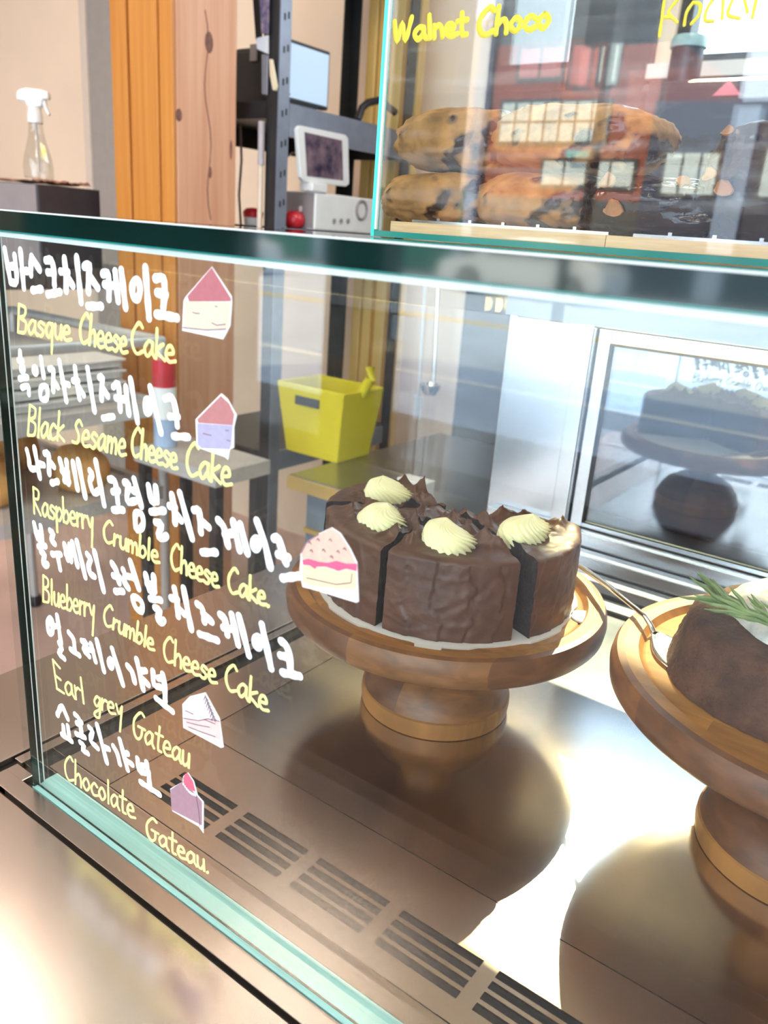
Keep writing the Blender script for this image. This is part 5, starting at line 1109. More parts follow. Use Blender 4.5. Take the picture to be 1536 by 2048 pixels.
q = P(1545, 470, y=0.28); scone((q.x, 0.288, bt), 0.042, 0.040, 0.066, 14.2, SCONE_D, 'tall dark glazed scone with almond flakes at the right edge', G2, 6)

# ================================================================== timber post
TIMBER_LIT = pm('lit_face_timber', (0.62, 0.30, 0.17), 0.55, col2=(0.72, 0.40, 0.25), vscale=3, stretch=(18, 18, 0.8), bump=0.1, bscale=8)  # same wood as the boards, coloured lighter for the window-lit face
TIMBER_SHADED = pm('shaded_face_timber', (0.50, 0.18, 0.03), 0.45, col2=(0.60, 0.25, 0.05), vscale=3, stretch=(24, 24, 0.8))  # darker copy of the post wood, shade of the left face in its colour
KNOT = pm('dark_timber_knot', (0.22, 0.09, 0.06), 0.6, var=0.3, vscale=60)
tp = thing('timber_post', 'square timber post with orange casing boards on its shaded left face', 'post', (-1.11, 1.06, FZ))
MB().box(-1.205, -1.016, 0.975, 1.140, FZ, WZ1).build('post', TIMBER_LIT, tp, bevel=0.003)
for (x0, x1, th) in ((-1.207, -1.155, 0.012), (-1.152, -1.085, 0.008), (-1.083, -1.058, 0.013), (-1.056, -1.0165, 0.009)):
    MB().box(x0, x1, 0.975 - th, 0.9745, FZ, WZ1).build('casing_board', TIMBER_SHADED, tp, bevel=0.002)
for (px_, py_, a, c) in ((418, 85, 0.011, 0.02), (358, 230, 0.008, 0.012), (420, 345, 0.005, 0.012), (462, 300, 0.004, 0.02)):
    q = P(px_, py_, x=-1.0158)
    k = MB()
    k.prism([(q.x - 0.0004, q.y + a * math.cos(i * PI / 8), q.z + c * math.sin(i * PI / 8)) for i in range(16)], (0.0006, 0, 0))
    k.build('knot', KNOT, tp)
ck = MB()
cy_, prev = None, None
pts = [P(410 + 5 * math.sin(i * 0.9) + i * 0.8, 20 + i * 30, x=-1.0156) for i in range(15)]
ck.tube(pts, 0.0012, 5)
ck.build('crack', KNOT, tp)

# ================================================================== black angle-iron rack with things on it
BLACKMETAL = pm('black_powder_coat', (0.02, 0.02, 0.022), 0.4, var=0.2)
GREYMETAL = pm('blue_grey_steel_angle', (0.26, 0.28, 0.34), 0.35, metal=0.3, var=0.08)
rk = thing('storage_rack', 'black slotted angle rack behind the timber post', 'rack', (-1.05, 1.45, FZ))
RX0, RX1, RY0, RY1 = -1.30, -0.952, 1.20, 1.71
HOLE = VENT_DARK
for (x, y, sx, sy) in ((RX1, RY0, -1, 1), (RX1, RY1, -1, -1), (RX0, RY0, 1, 1), (-1.17, RY1, 1, -1)):
    m = MB()
    m.box(min(x, x - sx * 0.003), max(x, x - sx * 0.003), min(y, y + sy * 0.034), max(y, y + sy * 0.034), FZ, 1.7, 0 if sy > 0 else 1)
    m.box(min(x, x + sx * 0.030), max(x, x + sx * 0.030), min(y, y - sy * 0.003), max(y, y - sy * 0.003), FZ, 1.7, 1)
    pst = m.build('upright', [GREYMETAL, BLACKMETAL], rk)
    if x == RX1 and y == RY0:
        for i in range(12):
            for dy in (0.010, 0.022):
                zz = 0.31 + 0.062 * i
                MB().box(x + 0.0032, x + 0.0036, y + dy, y + dy + 0.005, zz + dy * 0.4, zz + 0.013 + dy * 0.4).build('slot', HOLE, pst)
for z0, z1 in ((0.525, 0.592), (1.00, 1.06), (0.300, 0.332), (-0.25, -0.20)):
    m = MB()
    m.box(RX1 - 0.0035, RX1 + 0.004, RY0 + 0.035, RY1 - 0.035, z0, z1, 0)
    m.box(RX0 - 0.004, RX0 + 0.0035, RY0 + 0.035, RY1 - 0.035, z0, z1, 1)
    m.box(RX0 + 0.031, RX1 - 0.031, RY0 - 0.004, RY0 + 0.003, z1 - 0.035, z1, 1)
    m.box(RX0 + 0.031, RX1 - 0.031, RY1 - 0.003, RY1 + 0.004, z0, z1, 1)
    m.box(RX0 + 0.004, RX1 - 0.004, RY0 + 0.004, RY1 - 0.004, z1 - 0.02, z1, 1)
    m.build('shelf', [GREYMETAL, BLACKMETAL], rk)

SCREEN = pm('pale_blue_lit_screen', (0.3, 0.4, 0.5), 0.3, emit=(0.45, 0.58, 0.74), estr=0.75, var=0.05, vscale=4)
DARKPLASTIC = pm('dark_grey_plastic', (0.06, 0.065, 0.075), 0.4, var=0.1)
BLACKPLASTIC = pm('black_plastic', (0.010, 0.008, 0.010), 0.45, var=0.2)
WHITEPLASTIC = pm('white_plastic', (0.80, 0.80, 0.79), 0.35, var=0.03)
GREYPLASTIC = pm('warm_grey_plastic', (0.28, 0.25, 0.25), 0.5, var=0.05)


def panel_px(m, quad, d, thick, mi=None):
    """a flat slab standing in the room, its corners given in order, extruded away from the viewer"""
    pts = [P(x, y, d=dd) for (x, y), dd in zip(quad, d)]
    nrm = (pts[1] - pts[0]).cross(pts[2] - pts[1]).normalized()
    if nrm.dot(pts[0] - CAM_C) < 0:
        nrm = -nrm
    m.prism(pts, nrm * thick, mi)
    return pts, nrm


MX = -1.03
a_, b_ = P(541, 62, x=MX), P(661, 104, x=MX)
mo = thing('monitor', 'wide monitor with a pale blue screen on the rack shelf', 'monitor', (MX, (a_.y + b_.y) / 2, 0.5925))
MB().box(MX - 0.022, MX, a_.y, b_.y, 0.612, b_.z).build('casing', DARKPLASTIC, mo, bevel=0.003)
MB().box(MX + 0.0004, MX + 0.0012, a_.y + 0.006, b_.y - 0.006, 0.62, b_.z - 0.008).build('screen', SCREEN, mo)
MB().box(MX - 0.05, MX - 0.0, (a_.y + b_.y) / 2 - 0.06, (a_.y + b_.y) / 2 + 0.06, 0.5925, 0.6115).build('stand', DARKPLASTIC, mo)
for (a, c, e, f) in ((562, 118, 572, 124), (568, 138, 571, 168), (566, 184, 580, 190)):
    u, v = P(a, c, x=MX), P(e, f, x=MX)
    MB().box(MX + 0.0013, MX + 0.0018, u.y, v.y, v.z, u.z).build('screen_icon', BLACKPLASTIC, mo)

u0, u1 = P(462, 96, y=1.36), P(549, 246, y=1.36)
bx = thing('black_machine', 'black boxy machine on the rack shelf beside the timber post', 'machine', ((u0.x + u1.x) / 2, 1.42, 0.5925))
MB().box(u0.x, u1.x, 1.36, 1.50, 0.5925, u0.z).build('body', BLACKPLASTIC, bx, bevel=0.014)
q = P(509, 106, y=1.36)
MB().box(q.x - 0.010, q.x + 0.010, 1.354, 1.3595, q.z - 0.018, q.z + 0.018).build('latch', GREYPLASTIC, bx)

# things hanging on the rack's front
def hang(name, label, cat, quad, yy, mat, thick=0.004, grp=None):
    m = MB()
    pts = [P(x, y, y=yy) for x, y in quad]
    m.prism(pts, (0, thick, 0))
    return tag(m.build(name, mat, bevel=0.001, origin=pts[0]), label, cat, grp)


hang('hanging_strap', 'black strap hanging at the top of the rack by the timber post', 'strap', [(503, -30), (517, -30), (523, 80), (511, 80)], 1.19, BLACKPLASTIC)
hang('lanyard', 'dark blue printed lanyard hanging on the rack upright', 'lanyard', [(518, -30), (538, -30), (536, 68), (522, 66)], 1.186,
     pm('navy_printed_ribbon', (0.03, 0.035, 0.14), 0.6, col2=(0.28, 0.22, 0.26), vscale=60))
hang('paper_tag', 'small white tag below the blue lanyard', 'tag', [(512, 76), (536, 70), (536, 108), (513, 98)], 1.189, pm('pale_blue_card', (0.62, 0.66, 0.72), 0.5, var=0.05))
hang('metal_ruler', 'grey flat tool hanging in front of the black machine', 'tool', [(523, 108), (536, 110), (534, 190), (523, 188)], 1.1905, pm('dull_tool_steel', (0.30, 0.31, 0.36), 0.4, metal=0.5, var=0.1))
hang('wooden_peg', 'cream wooden peg clipped on the rack upright', 'peg', [(538, 118), (543, 118), (553, 172), (551, 181), (545, 180), (539, 150)], 1.185, pm('cream_peg_wood', (0.72, 0.63, 0.45), 0.5, var=0.08), 0.006)
m = MB().tube([P(523, 243, y=1.185), P(522, 330, y=1.185)], 0.0075, 10)
r1 = m.build('handle', pm('mauve_grey_handle', (0.42, 0.39, 0.42), 0.4, var=0.05), smooth=True)
r1.name = 'stirring_rod'
tag(r1, 'long pale rod standing upright in front of the rack upright', 'rod')
MB().tube([P(521.8, 330, y=1.185), P(518.5, 470, y=1.185)], 0.006, 10).build('shaft', pm('cream_wooden_shaft', (0.72, 0.60, 0.48), 0.5, var=0.05), r1, smooth=True, label='cream wooden lower half')
cb = MB().tube([P(481, 250, d=2.12), P(483, 320, d=2.12), P(478, 390, d=2.12), P(482, 455, d=2.12)], 0.003, 8)
tag(cb.build('cable', GREYPLASTIC, smooth=True, origin=P(482, 455, d=2.12)), 'thin dark cable hanging down between the timber post and the rack', 'cable')
cb = MB().tube([P(563, 330, d=2.0), P(572, 315, d=2.02), P(585, 306, d=2.04), P(600, 306, d=2.06)], 0.0025, 8)
tag(cb.build('cable', GREYPLASTIC, smooth=True, origin=P(563, 330, d=2.0)), 'thin grey cable curving behind the white tablet', 'cable')
cb = MB().tube([P(716, 240, x=-0.96), P(724, 216, x=-0.96), P(735, 206, x=-0.96), P(760, 200, x=-0.96), P(790, 225, x=-0.96)], 0.009, 10)
tag(cb.build('hose', BLACKPLASTIC, smooth=True, origin=P(716, 232, d=2.12)), 'black hose arching over the grey shelf beam', 'hose')

# white appliance with a dial, the tablet standing on it
AX = -0.930
ZS = 0.3325
a_, b_ = P(629, 460, x=AX), P(765, 460, x=AX)
AZ = P(632, 384, x=AX).z
wd = thing('white_appliance', 'white box appliance with a round dial under the tablet', 'appliance', (AX - 0.06, (a_.y + b_.y) / 2, ZS))
MB().box(AX - 0.15, AX, a_.y, b_.y, ZS, AZ).build('body', WHITEPLASTIC, wd, bevel=0.004)
MB().box(AX - 0.147, AX - 0.004, a_.y - 0.003, a_.y - 0.0005, ZS + 0.003, AZ - 0.003).build('side_panel', GREYPLASTIC, wd, label='warm grey left side')
c = P(722, 420, x=AX)
MB().tube([(AX + 0.002, c.y + 0.020 * math.cos(i * PI / 12), c.z + 0.022 * math.sin(i * PI / 12)) for i in range(25)], 0.0032, 6).build('dial', GREYPLASTIC, wd, smooth=True)
for i in range(3):
    c = P(667 + 14 * i, 442, x=AX)
    MB().prism([(AX - 0.001, c.y + 0.0045 * math.cos(k * PI / 6), c.z + 0.0055 * math.sin(k * PI / 6)) for k in range(12)], (0.005, 0, 0)).build('button', GREYPLASTIC, wd)
TX = -0.938
tb = thing('tablet', 'white framed tablet on a stand under the grey shelf beam', 'tablet', (TX, P(645, 380, x=TX).y, AZ))
m = MB()
m.prism([P(x, y, x=TX) for x, y in [(595, 258), (601, 251), (692, 270), (697, 277), (699, 368), (693, 373), (610, 364), (602, 355)]], (-0.012, 0, 0))
m.build('frame', WHITEPLASTIC, tb, bevel=0.002)
m = MB()
m.prism([P(x, y, x=TX + 0.0004) for x, y in ((609, 264), (684, 281), (686, 361), (614, 352))], (0.0006, 0, 0))
m.build('screen', pm('dark_mottled_screen', (0.014, 0.012, 0.035), 0.2, col2=(0.26, 0.17, 0.19), vscale=26, emit=(0.05, 0.035, 0.05), estr=0.3), tb)
q, q2 = P(618, 366, x=TX), P(648, 372, x=TX)
MB().box(TX - 0.03, TX + 0.012, q.y, q2.y, AZ + 0.0003, q2.z + 0.004).build('stand', WHITEPLASTIC, tb, bevel=0.003)
REDM = pm('glossy_red', (0.55, 0.02, 0.035), 0.3, var=0.15)
zb0 = ZS
q = P(588, 452, d=2.05)
rb_ = thing('red_timer', 'round red kitchen timer standing right of the rack upright', 'timer', (q.x, q.y, zb0))
MB().lathe([(0, 0), (0.016, 0.0005), (0.025, 0.010), (0.026, 0.020), (0.022, 0.032), (0.012, 0.039), (0, 0.040)], (q.x, q.y, zb0), 28).build('body', REDM, rb_, smooth=True)
MB().lathe([(0, 0.039), (0.005, 0.039), (0.005, 0.050), (0, 0.051)], (q.x + 0.010, q.y + 0.010, zb0), 12).build('knob', pm('grey_knob', (0.5, 0.45, 0.42), 0.3, var=0.1), rb_, smooth=True)
q = P(506, 452, d=2.09)
rb_ = thing('red_cup', 'small red and white cup behind the pale rod', 'cup', (q.x, q.y, zb0))
MB().lathe([(0, 0), (0.020, 0), (0.023, 0.017), (0.0, 0.017)], (q.x, q.y, zb0), 24).build('base', WHITEPLASTIC, rb_, smooth=True)
MB().lathe([(0, 0.0175), (0.0232, 0.0175), (0.025, 0.030), (0.017, 0.038), (0, 0.040)], (q.x, q.y, zb0), 24).build('lid', REDM, rb_, smooth=True)
# upright wooden slats behind the rack
SLAT = pm('golden_wooden_slat', (0.80, 0.50, 0.13), 0.5, col2=(0.86, 0.60, 0.22), vscale=3, stretch=(20, 20, 1))
for i, (a, c) in enumerate(((722, 740), (744, 762), (770, 792), (800, 824))):
    p0, p1 = P(a, 300, y=1.74), P(c, 300, y=1.74)
    o = MB().box(p0.x, p1.x, 1.74, 1.77, FZ, 1.5).build('timber_batten', SLAT, bevel=0.003, origin=(p0.x, 1.7, FZ))
    tag(o, ('leftmost golden slat just right of the far black upright', 'second golden slat at the left edge of the scone box', 'golden slat seen through the left end of the scone box', 'golden slat behind the left scones')[i], 'slat', 'golden slats behind the rack')

# ================================================================== dark box with the spray bottle, far left
bx_ = thing('dark_box', 'dark grey box under the spray bottle at the far left', 'box', (-1.42, 0.93, 0.20))
c0, c1, c2 = P(-40, 440, d=2.10), P(80, 440, d=2.00), P(202, 440, d=2.12)
SIDEGREY = pm('mauve_grey_box_side', (0.27, 0.22, 0.22), 0.6, var=0.05)
DARKBOX = pm('charcoal_box_side', (0.045, 0.043, 0.055), 0.6, var=0.1)
BT = 0.384
m = MB()
bkv = Vector((c2.x - c1.x, c2.y - c1.y, 0))
lfv = Vector((c0.x - c1.x, c0.y - c1.y, 0))
b0 = Vector((c1.x, c1.y, 0.21))
m.prism([b0, b0 + lfv, b0 + lfv + bkv, b0 + bkv], (0, 0, BT - 0.21), 1)
m.build('body', [SIDEGREY, DARKBOX], bx_, bevel=0.002)
m = MB()
off = (lfv.cross(Vector((0, 0, 1)))).normalized() * 0.002
if off.dot(b0 - CAM_C) > 0:
    off = -off
m.prism([b0 + lfv * 0.03 + Vector((0, 0, 0.002)), b0 + lfv + Vector((0, 0, 0.002)), b0 + lfv + Vector((0, 0, BT - 0.212)), b0 + lfv * 0.03 + Vector((0, 0, BT - 0.212))], off)
m.build('front_panel', SIDEGREY, bx_, label='mauve grey front panel')
cl = MB()
RUST = pm('rust_brown_cloth', (0.24, 0.10, 0.07), 0.9, col2=(0.34, 0.16, 0.11), vscale=30, bump=0.4, bscale=60)


def cloth(u, v):
    q = b0 + lfv * (0.95 - 1.0 * u) + bkv * (0.05 + 0.75 * v) * (1 if u > 0.2 else 0.9)
    z = BT + 0.003 + 0.007 * (0.5 + 0.5 * nz(u * 5, v * 5, 2)) + (0.012 if 0.8 < u else 0) * abs(nz(u * 9, v * 7, 1))
    return (q.x, q.y, z)


cl.grid(cloth, 40, 24)
o = cl.build('folded_cloth', RUST, smooth='all', origin=(b0.x, b0.y, BT))
mdf = o.modifiers.new('solid', 'SOLIDIFY')
mdf.thickness = 0.002
tag(o, 'rust brown cloth spread on top of the dark grey box', 'cloth')
MB().box(-1.75, -1.25, 0.70, 1.12, 0.17, 0.2095).build('counter_top', pm('dark_counter', (0.07, 0.06, 0.06), 0.4, var=0.1), None, origin=(-1.5, 1.0, 0.17))
ctp = bpy.data.objects['counter_top']
ctp.name = 'side_table'
tag(ctp, 'dark side table carrying the grey box behind the case', 'table')
for sx_, sy_ in ((-1.73, 0.72), (-1.73, 1.07), (-1.29, 1.07)):
        MB().box(sx_, sx_ + 0.03, sy_, sy_ + 0.03, FZ, 0.1695).build('leg', BLACKMETAL, ctp)
q = P(78, 355, d=2.09)
sb = thing('spray_bottle', 'clear spray bottle with a white trigger head on the rust cloth', 'bottle', (q.x, q.y, BT + 0.011))
BOTTLE = glass_mat('clear_bottle_plastic', tint=(0.90, 0.90, 0.88), f0=0.07, haze=0.2, hscale=(60, 60, 20))
zb = BT + 0.0115
SK = 0.76
px2m = 2.09 / FPX * 1.06
c = Vector((q.x, q.y, zb))
MB().lathe([(0, 0.001), (0.036, 0.001), (0.041, 0.006), (0.041, 0.035), (0.036, 0.065), (0.026, 0.10), (0.0205, 0.125), (0.0195, 0.150), (0.0, 0.150)], (q.x, q.y, zb), 40)._sc(c, SK).build('bottle', BOTTLE, sb, smooth=True)
MB().tube([(q.x, q.y, zb + 0.15), (q.x + 0.004, q.y, zb + 0.02)], 0.004, 8)._sc(c, SK).build('dip_tube', pm('milky_tube', (0.72, 0.66, 0.60), 0.4, var=0.05), sb, smooth=True)
rgt = Vector((_r.x, _r.y, 0)).normalized()
m = MB()
c = Vector((q.x, q.y, zb))
m.lathe([(0, 0.150), (0.021, 0.150), (0.021, 0.170), (0.018, 0.182), (0.018, 0.190), (0, 0.190)], (q.x, q.y, zb), 28)
m._sc(c, SK).build('collar', WHITEPLASTIC, sb, smooth=True)
m = MB()
outl = [(-0.046, 0.205), (-0.046, 0.222), (-0.040, 0.232), (-0.020, 0.239), (0.02, 0.238), (0.045, 0.233), (0.046, 0.213), (0.028, 0.212), (0.024, 0.192), (-0.018, 0.190), (-0.022, 0.203)]
dep = Vector((-rgt.y, rgt.x, 0)) * 0.024
m.prism([c + rgt * a + Vector((0, 0, z)) - dep * 0.5 for a, z in outl], dep)
m._sc(c, SK).build('spray_head', WHITEPLASTIC, sb, bevel=0.004)
m = MB()
outl = [(0.024, 0.212), (0.034, 0.212), (0.036, 0.195), (0.044, 0.176), (0.040, 0.170), (0.032, 0.180), (0.026, 0.196)]
m.prism([c + rgt * a + Vector((0, 0, z)) - dep * 0.25 for a, z in outl], dep * 0.5)
m._sc(c, SK).build('trigger', WHITEPLASTIC, sb, bevel=0.002)
m = MB()
m.prism([c + rgt * (0.018 + a) + dep * -1.0 + Vector((0, 0, z)) for a, z in ((0.002, 0.055), (0.022, 0.045), (0.014, 0.09), (0.0, 0.10))], dep * 0.05)
m._sc(c, SK).build('sticker', pm('white_yellow_bottle_label', (0.80, 0.78, 0.74), 0.4, col2=(0.85, 0.70, 0.05), vscale=45), sb)

# ================================================================== bakery cart seen through the glass
CART = pm('pale_grey_cart_metal', (0.60, 0.58, 0.57), 0.4, metal=0.4, var=0.06)
ct = thing('bakery_cart', 'pale metal tray cart seen through the front glass at the left', 'cart', (-1.30, 0.78, FZ))
KX0, KX1, KY0, KY1 = -1.55, -0.985, 0.48, 0.90
for (x, y) in ((KX0, KY0), (KX1, KY0), (KX0, KY1), (KX1, KY1)):
    MB().tube([(x, y, FZ + 0.03), (x, y, 0.09)], 0.011, 10).build('post', CART, ct, smooth=True)
    MB().lathe([(0, 0.0), (0.016, 0.001), (0.02, 0.015), (0.016, 0.03), (0, 0.03)], (x, y, FZ), 16).build('caster', BLACKPLASTIC, ct, smooth=True)
MB().tube([(KX0, KY0, 0.09), (KX1, KY0, 0.09), (KX1, KY1, 0.09), (KX0, KY1, 0.09), (KX0, KY0, 0.09)], 0.011, 10).build('top_rail', CART, ct, smooth=True)
for z in (-0.235, -0.045):
    m = MB().box(KX0 + 0.012, KX1 - 0.012, KY0 + 0.012, KY1 - 0.012, z - 0.012, z)
    m.box(KX0, KX1, KY0 - 0.008, KY0 + 0.008, z - 0.022, z + 0.008).box(KX0, KX1, KY1 - 0.008, KY1 + 0.008, z - 0.022, z + 0.008)
    m.box(KX1 - 0.008, KX1 + 0.008, KY0 + 0.009, KY1 - 0.009, z - 0.022, z + 0.008)
    m.build('shelf', CART, ct)
TRAY = pm('white_enamel_tray', (0.78, 0.76, 0.74), 0.4, var=0.05)
for i in range(4):
    z = -0.030 + 0.024 * i
    m = MB().box(-1.50, -1.06, 0.54 + 0.01 * i, 0.85, z - 0.014, z + 0.0)
    m.box(-1.51, -1.05, 0.53 + 0.01 * i, 0.86, z, z + 0.005)
    o = m.build('tray', TRAY, bevel=0.002, origin=(-1.4, 0.7, z - 0.014))
    tag(o, ('lowest white tray of the stack on the cart', 'second white tray from the bottom of the cart stack', 'third white tray from the bottom of the cart stack', 'topmost white tray of the stack on the cart')[i], 'tray', 'white trays stacked on the cart')
BREAD = pm('orange_brown_crust', (0.55, 0.25, 0.06), 0.6, col2=(0.70, 0.38, 0.12), vscale=20, bump=0.3, bscale=40)
for i, (x, y, a) in enumerate(((-1.13, 0.58, 0.075), (-1.09, 0.76, 0.075), (-1.33, 0.74, 0.08), (-1.28, 0.59, 0.07))):
    rr_ = MB()

    def loaf(u, v, x=x, y=y, a=a, i=i):
        th, ph = 2 * PI * u, PI * v
        dx, dy, dz = math.cos(th) * math.sin(ph), math.sin(th) * math.sin(ph), -math.cos(ph)
        k = 1 + 0.08 * nz(dx * 2 + i, dy * 2, dz * 2)
        lift = 0.0
        return (x + a * k * dx, y + a * 0.75 * k * dy, -0.2345 + lift + max(0, 0.045 + 0.055 * k * dz))
    rr_.grid(loaf, 36, 20, 0, wrap=True)
    tag(rr_.build('bread_loaf', BREAD, smooth='all', origin=(x, y, -0.2345)), ('orange brown loaf at the front of the lower cart shelf', 'orange brown loaf beside the right posts of the cart', 'orange brown loaf at the back left of the lower cart shelf', 'orange brown loaf at the front left of the lower cart shelf')[i], 'bread', 'loaves on the lower cart shelf')
q = P(330, 830, d=1.72)
cn = thing('canister', 'red and white canister standing by the timber post', 'canister', (q.x, q.y, -0.12))
for z0, z1, mt, nm in ((-0.12, -0.06, pm('pale_blue_band', (0.35, 0.45, 0.65), 0.4, var=0.05), 'base_band'), (-0.0598, 0.006, WHITEPLASTIC, 'label_band'), (0.0062, 0.062, REDM, 'lid')):
    MB().lathe([(0, z0), (0.024, z0), (0.024, z1), (0, z1)], (q.x, q.y, 0), 28).build(nm, mt, cn, smooth=True)
MB().box(q.x - 0.030, q.x + 0.22, q.y - 0.06, q.y + 0.09, -0.15, -0.1205).build('side_stand', CART)
ss = bpy.data.objects['side_stand']
tag(ss, 'low grey stand under the red canister next to the timber post', 'stand')
for sx_ in (-0.028, 0.19):
    for sy_ in (-0.05, 0.06):
        MB().box(q.x + sx_, q.x + sx_ + 0.02, q.y + sy_, q.y + sy_ + 0.02, FZ, -0.1505).build('leg', BLACKMETAL, ss)

# ================================================================== work counter behind the case
WSTEEL = steel_mat('dull_counter_steel', (0.42, 0.42, 0.43), 0.32, (8, 200, 8))
wc = thing('work_counter', 'steel work counter behind the case holding the yellow bucket', 'counter', (-0.3, 1.2, FZ))
WZ = -0.165
MB().box(-0.72, 1.6, 1.02, 1.62, WZ - 0.03, WZ).build('worktop', WSTEEL, wc, bevel=0.003)
MB().box(-0.72, 1.6, 1.014, 1.019, WZ - 0.03, WZ - 0.002).build('lit_edge', pm('yellow_lit_edge', (0.78, 0.55, 0.18), 0.35, metal=0.6, var=0.06), wc, label='golden strip for light on the front edge')  # coloured strip stands in for yellow light along the steel edge
MB().box(-0.70, 1.58, 1.06, 1.60, FZ, WZ - 0.0305).build('cabinet', pm('grey_blue_cabinet', (0.17, 0.20, 0.24), 0.6, var=0.08), wc)
MB().box(-0.70, 1.58, 1.05, 1.0595, -0.30, -0.29).build('rail', pm('yellow_lit_line', (0.75, 0.52, 0.16), 0.35, metal=0.6, var=0.06), wc)  # second yellow line of light, likewise put in as coloured strip
YEL = pm('yellow_plastic', (0.72, 0.60, 0.02), 0.4, var=0.08, vscale=8)
q = P(655, 900, y=1.22)
yb = thing('yellow_bucket', 'tall yellow plastic bucket standing on the work counter', 'bucket', (q.x, 1.22, WZ))
m = MB()
w0, w1, hh = 0.078, 0.100, 0.165
cx, cy = q.x, 1.22
m.add([(cx - w0, cy - 0.06, WZ), (cx + w0, cy - 0.06, WZ), (cx + w0, cy + 0.06, WZ), (cx - w0, cy + 0.06, WZ), (cx - w1, cy - 0.075, WZ + hh), (cx + w1, cy - 0.075, WZ + hh), (cx + w1, cy + 0.075, WZ + hh), (cx - w1, cy + 0.075, WZ + hh),
       (cx - w1 + 0.006, cy - 0.069, WZ + hh), (cx + w1 - 0.006, cy - 0.069, WZ + hh), (cx + w1 - 0.006, cy + 0.069, WZ + hh), (cx - w1 + 0.006, cy + 0.069, WZ + hh), (cx - w0 + 0.006, cy - 0.055, WZ + 0.006), (cx + w0 - 0.006, cy - 0.055, WZ + 0.006), (cx + w0 - 0.006, cy + 0.055, WZ + 0.006), (cx - w0 + 0.006, cy + 0.055, WZ + 0.006)],
      [(0, 3, 2, 1), (0, 1, 5, 4), (1, 2, 6, 5), (2, 3, 7, 6), (3, 0, 4, 7), (4, 5, 9, 8), (5, 6, 10, 9), (6, 7, 11, 10), (7, 4, 8, 11), (8, 9, 13, 12), (9, 10, 14, 13), (10, 11, 15, 14), (11, 8, 12, 15), (12, 13, 14, 15)])
m.build('tub', YEL, yb, bevel=0.006)
m = MB().box(cx - 0.04, cx + 0.03, cy - 0.077, cy - 0.074, WZ + hh - 0.045, WZ + hh - 0.025)
m.build('grip_hole', DARKPLASTIC, yb)
MB().tube([(cx + 0.09, cy, WZ + hh - 0.01), (cx + 0.115, cy, WZ + hh + 0.03), (cx + 0.11, cy, WZ + hh + 0.055)], 0.012, 10).build('spout', YEL, yb, smooth=True)
q = P(842, 910, y=1.06)
m = MB().box(q.x - 0.032, q.x + 0.032, 1.03, 1.07, WZ, WZ + 0.055)
tag(m.build('white_carton', WHITEPLASTIC, bevel=0.002, origin=(q.x, 1.05, WZ)), 'small white carton on the counter right of the yellow bucket', 'carton')
# dark cabinet on the counter with the coffee machine and its grinder
NAVYM = pm('navy_machine_shell', (0.025, 0.03, 0.05), 0.35, var=0.15, vscale=6)
u0, u1 = P(1292, 345, y=1.45), P(1700, 345, y=1.45)
tc_ = MB().box(u0.x, u0.x + 0.62, 1.30, 1.60, WZ + 0.0005, u0.z)
tc_ = tag(tc_.build('tall_cabinet', NAVYM, bevel=0.004, origin=(u0.x, 1.45, WZ)), 'dark navy cabinet on the work counter below the coffee machine', 'cabinet')
cm = thing('coffee_machine', 'dark navy coffee machine on the cabinet behind the dark scones', 'coffee machine', (u0.x + 0.3, 1.45, u0.z))
zt_ = P(1310, 158, y=1.32).z
MB().box(u0.x + 0.005, u0.x + 0.60, 1.32, 1.58, u0.z + 0.0005, zt_).build('body', NAVYM, cm, bevel=0.02)
a_, b_ = P(1272, 182, y=1.33), P(1312, 222, y=1.33)
MB().tube([(a_.x, 1.38, (a_.z + b_.z) / 2), (u0.x + 0.02, 1.38, (a_.z + b_.z) / 2)], (a_.z - b_.z) / 2, 20).build('steam_knob', NAVYM, cm, smooth=True)
a_, b_ = P(1430, 160, y=1.318), P(1482, 190, y=1.318)
MB().prism([(a_.x, 1.3185, b_.z), (b_.x, 1.3185, b_.z), ((a_.x + b_.x) / 2, 1.3185, a_.z)], (0, -0.001, 0)).build('warning_mark', pm('pink_warning_mark', (0.70, 0.24, 0.32), 0.5, var=0.05), cm, label='pink triangle mark')
a_, b_ = P(1345, 100, y=1.45), P(1397, 160, y=1.45)
gr = thing('coffee_grinder', 'dark coffee grinder with a pale teal lid standing on the coffee machine', 'coffee grinder', ((a_.x + b_.x) / 2, 1.45, zt_))
gx = (a_.x + b_.x) / 2
rg = (b_.x - a_.x) / 2
MB().lathe([(0, zt_ + 0.0005), (rg * 0.9, zt_ + 0.0005), (rg, zt_ + 0.02), (rg, a_.z), (0, a_.z)], (gx, 1.45, 0), 28).build('body', NAVYM, gr, smooth=True)
tz = P(1370, 74, y=1.45).z
MB().lathe([(0, a_.z + 0.0005), (rg * 1.12, a_.z + 0.0005), (rg * 1.12, tz - 0.006), (rg, tz), (0, tz)], (gx, 1.45, 0), 28).build('lid', pm('pale_teal_lid', (0.30, 0.48, 0.52), 0.3, var=0.08), gr, smooth=True)
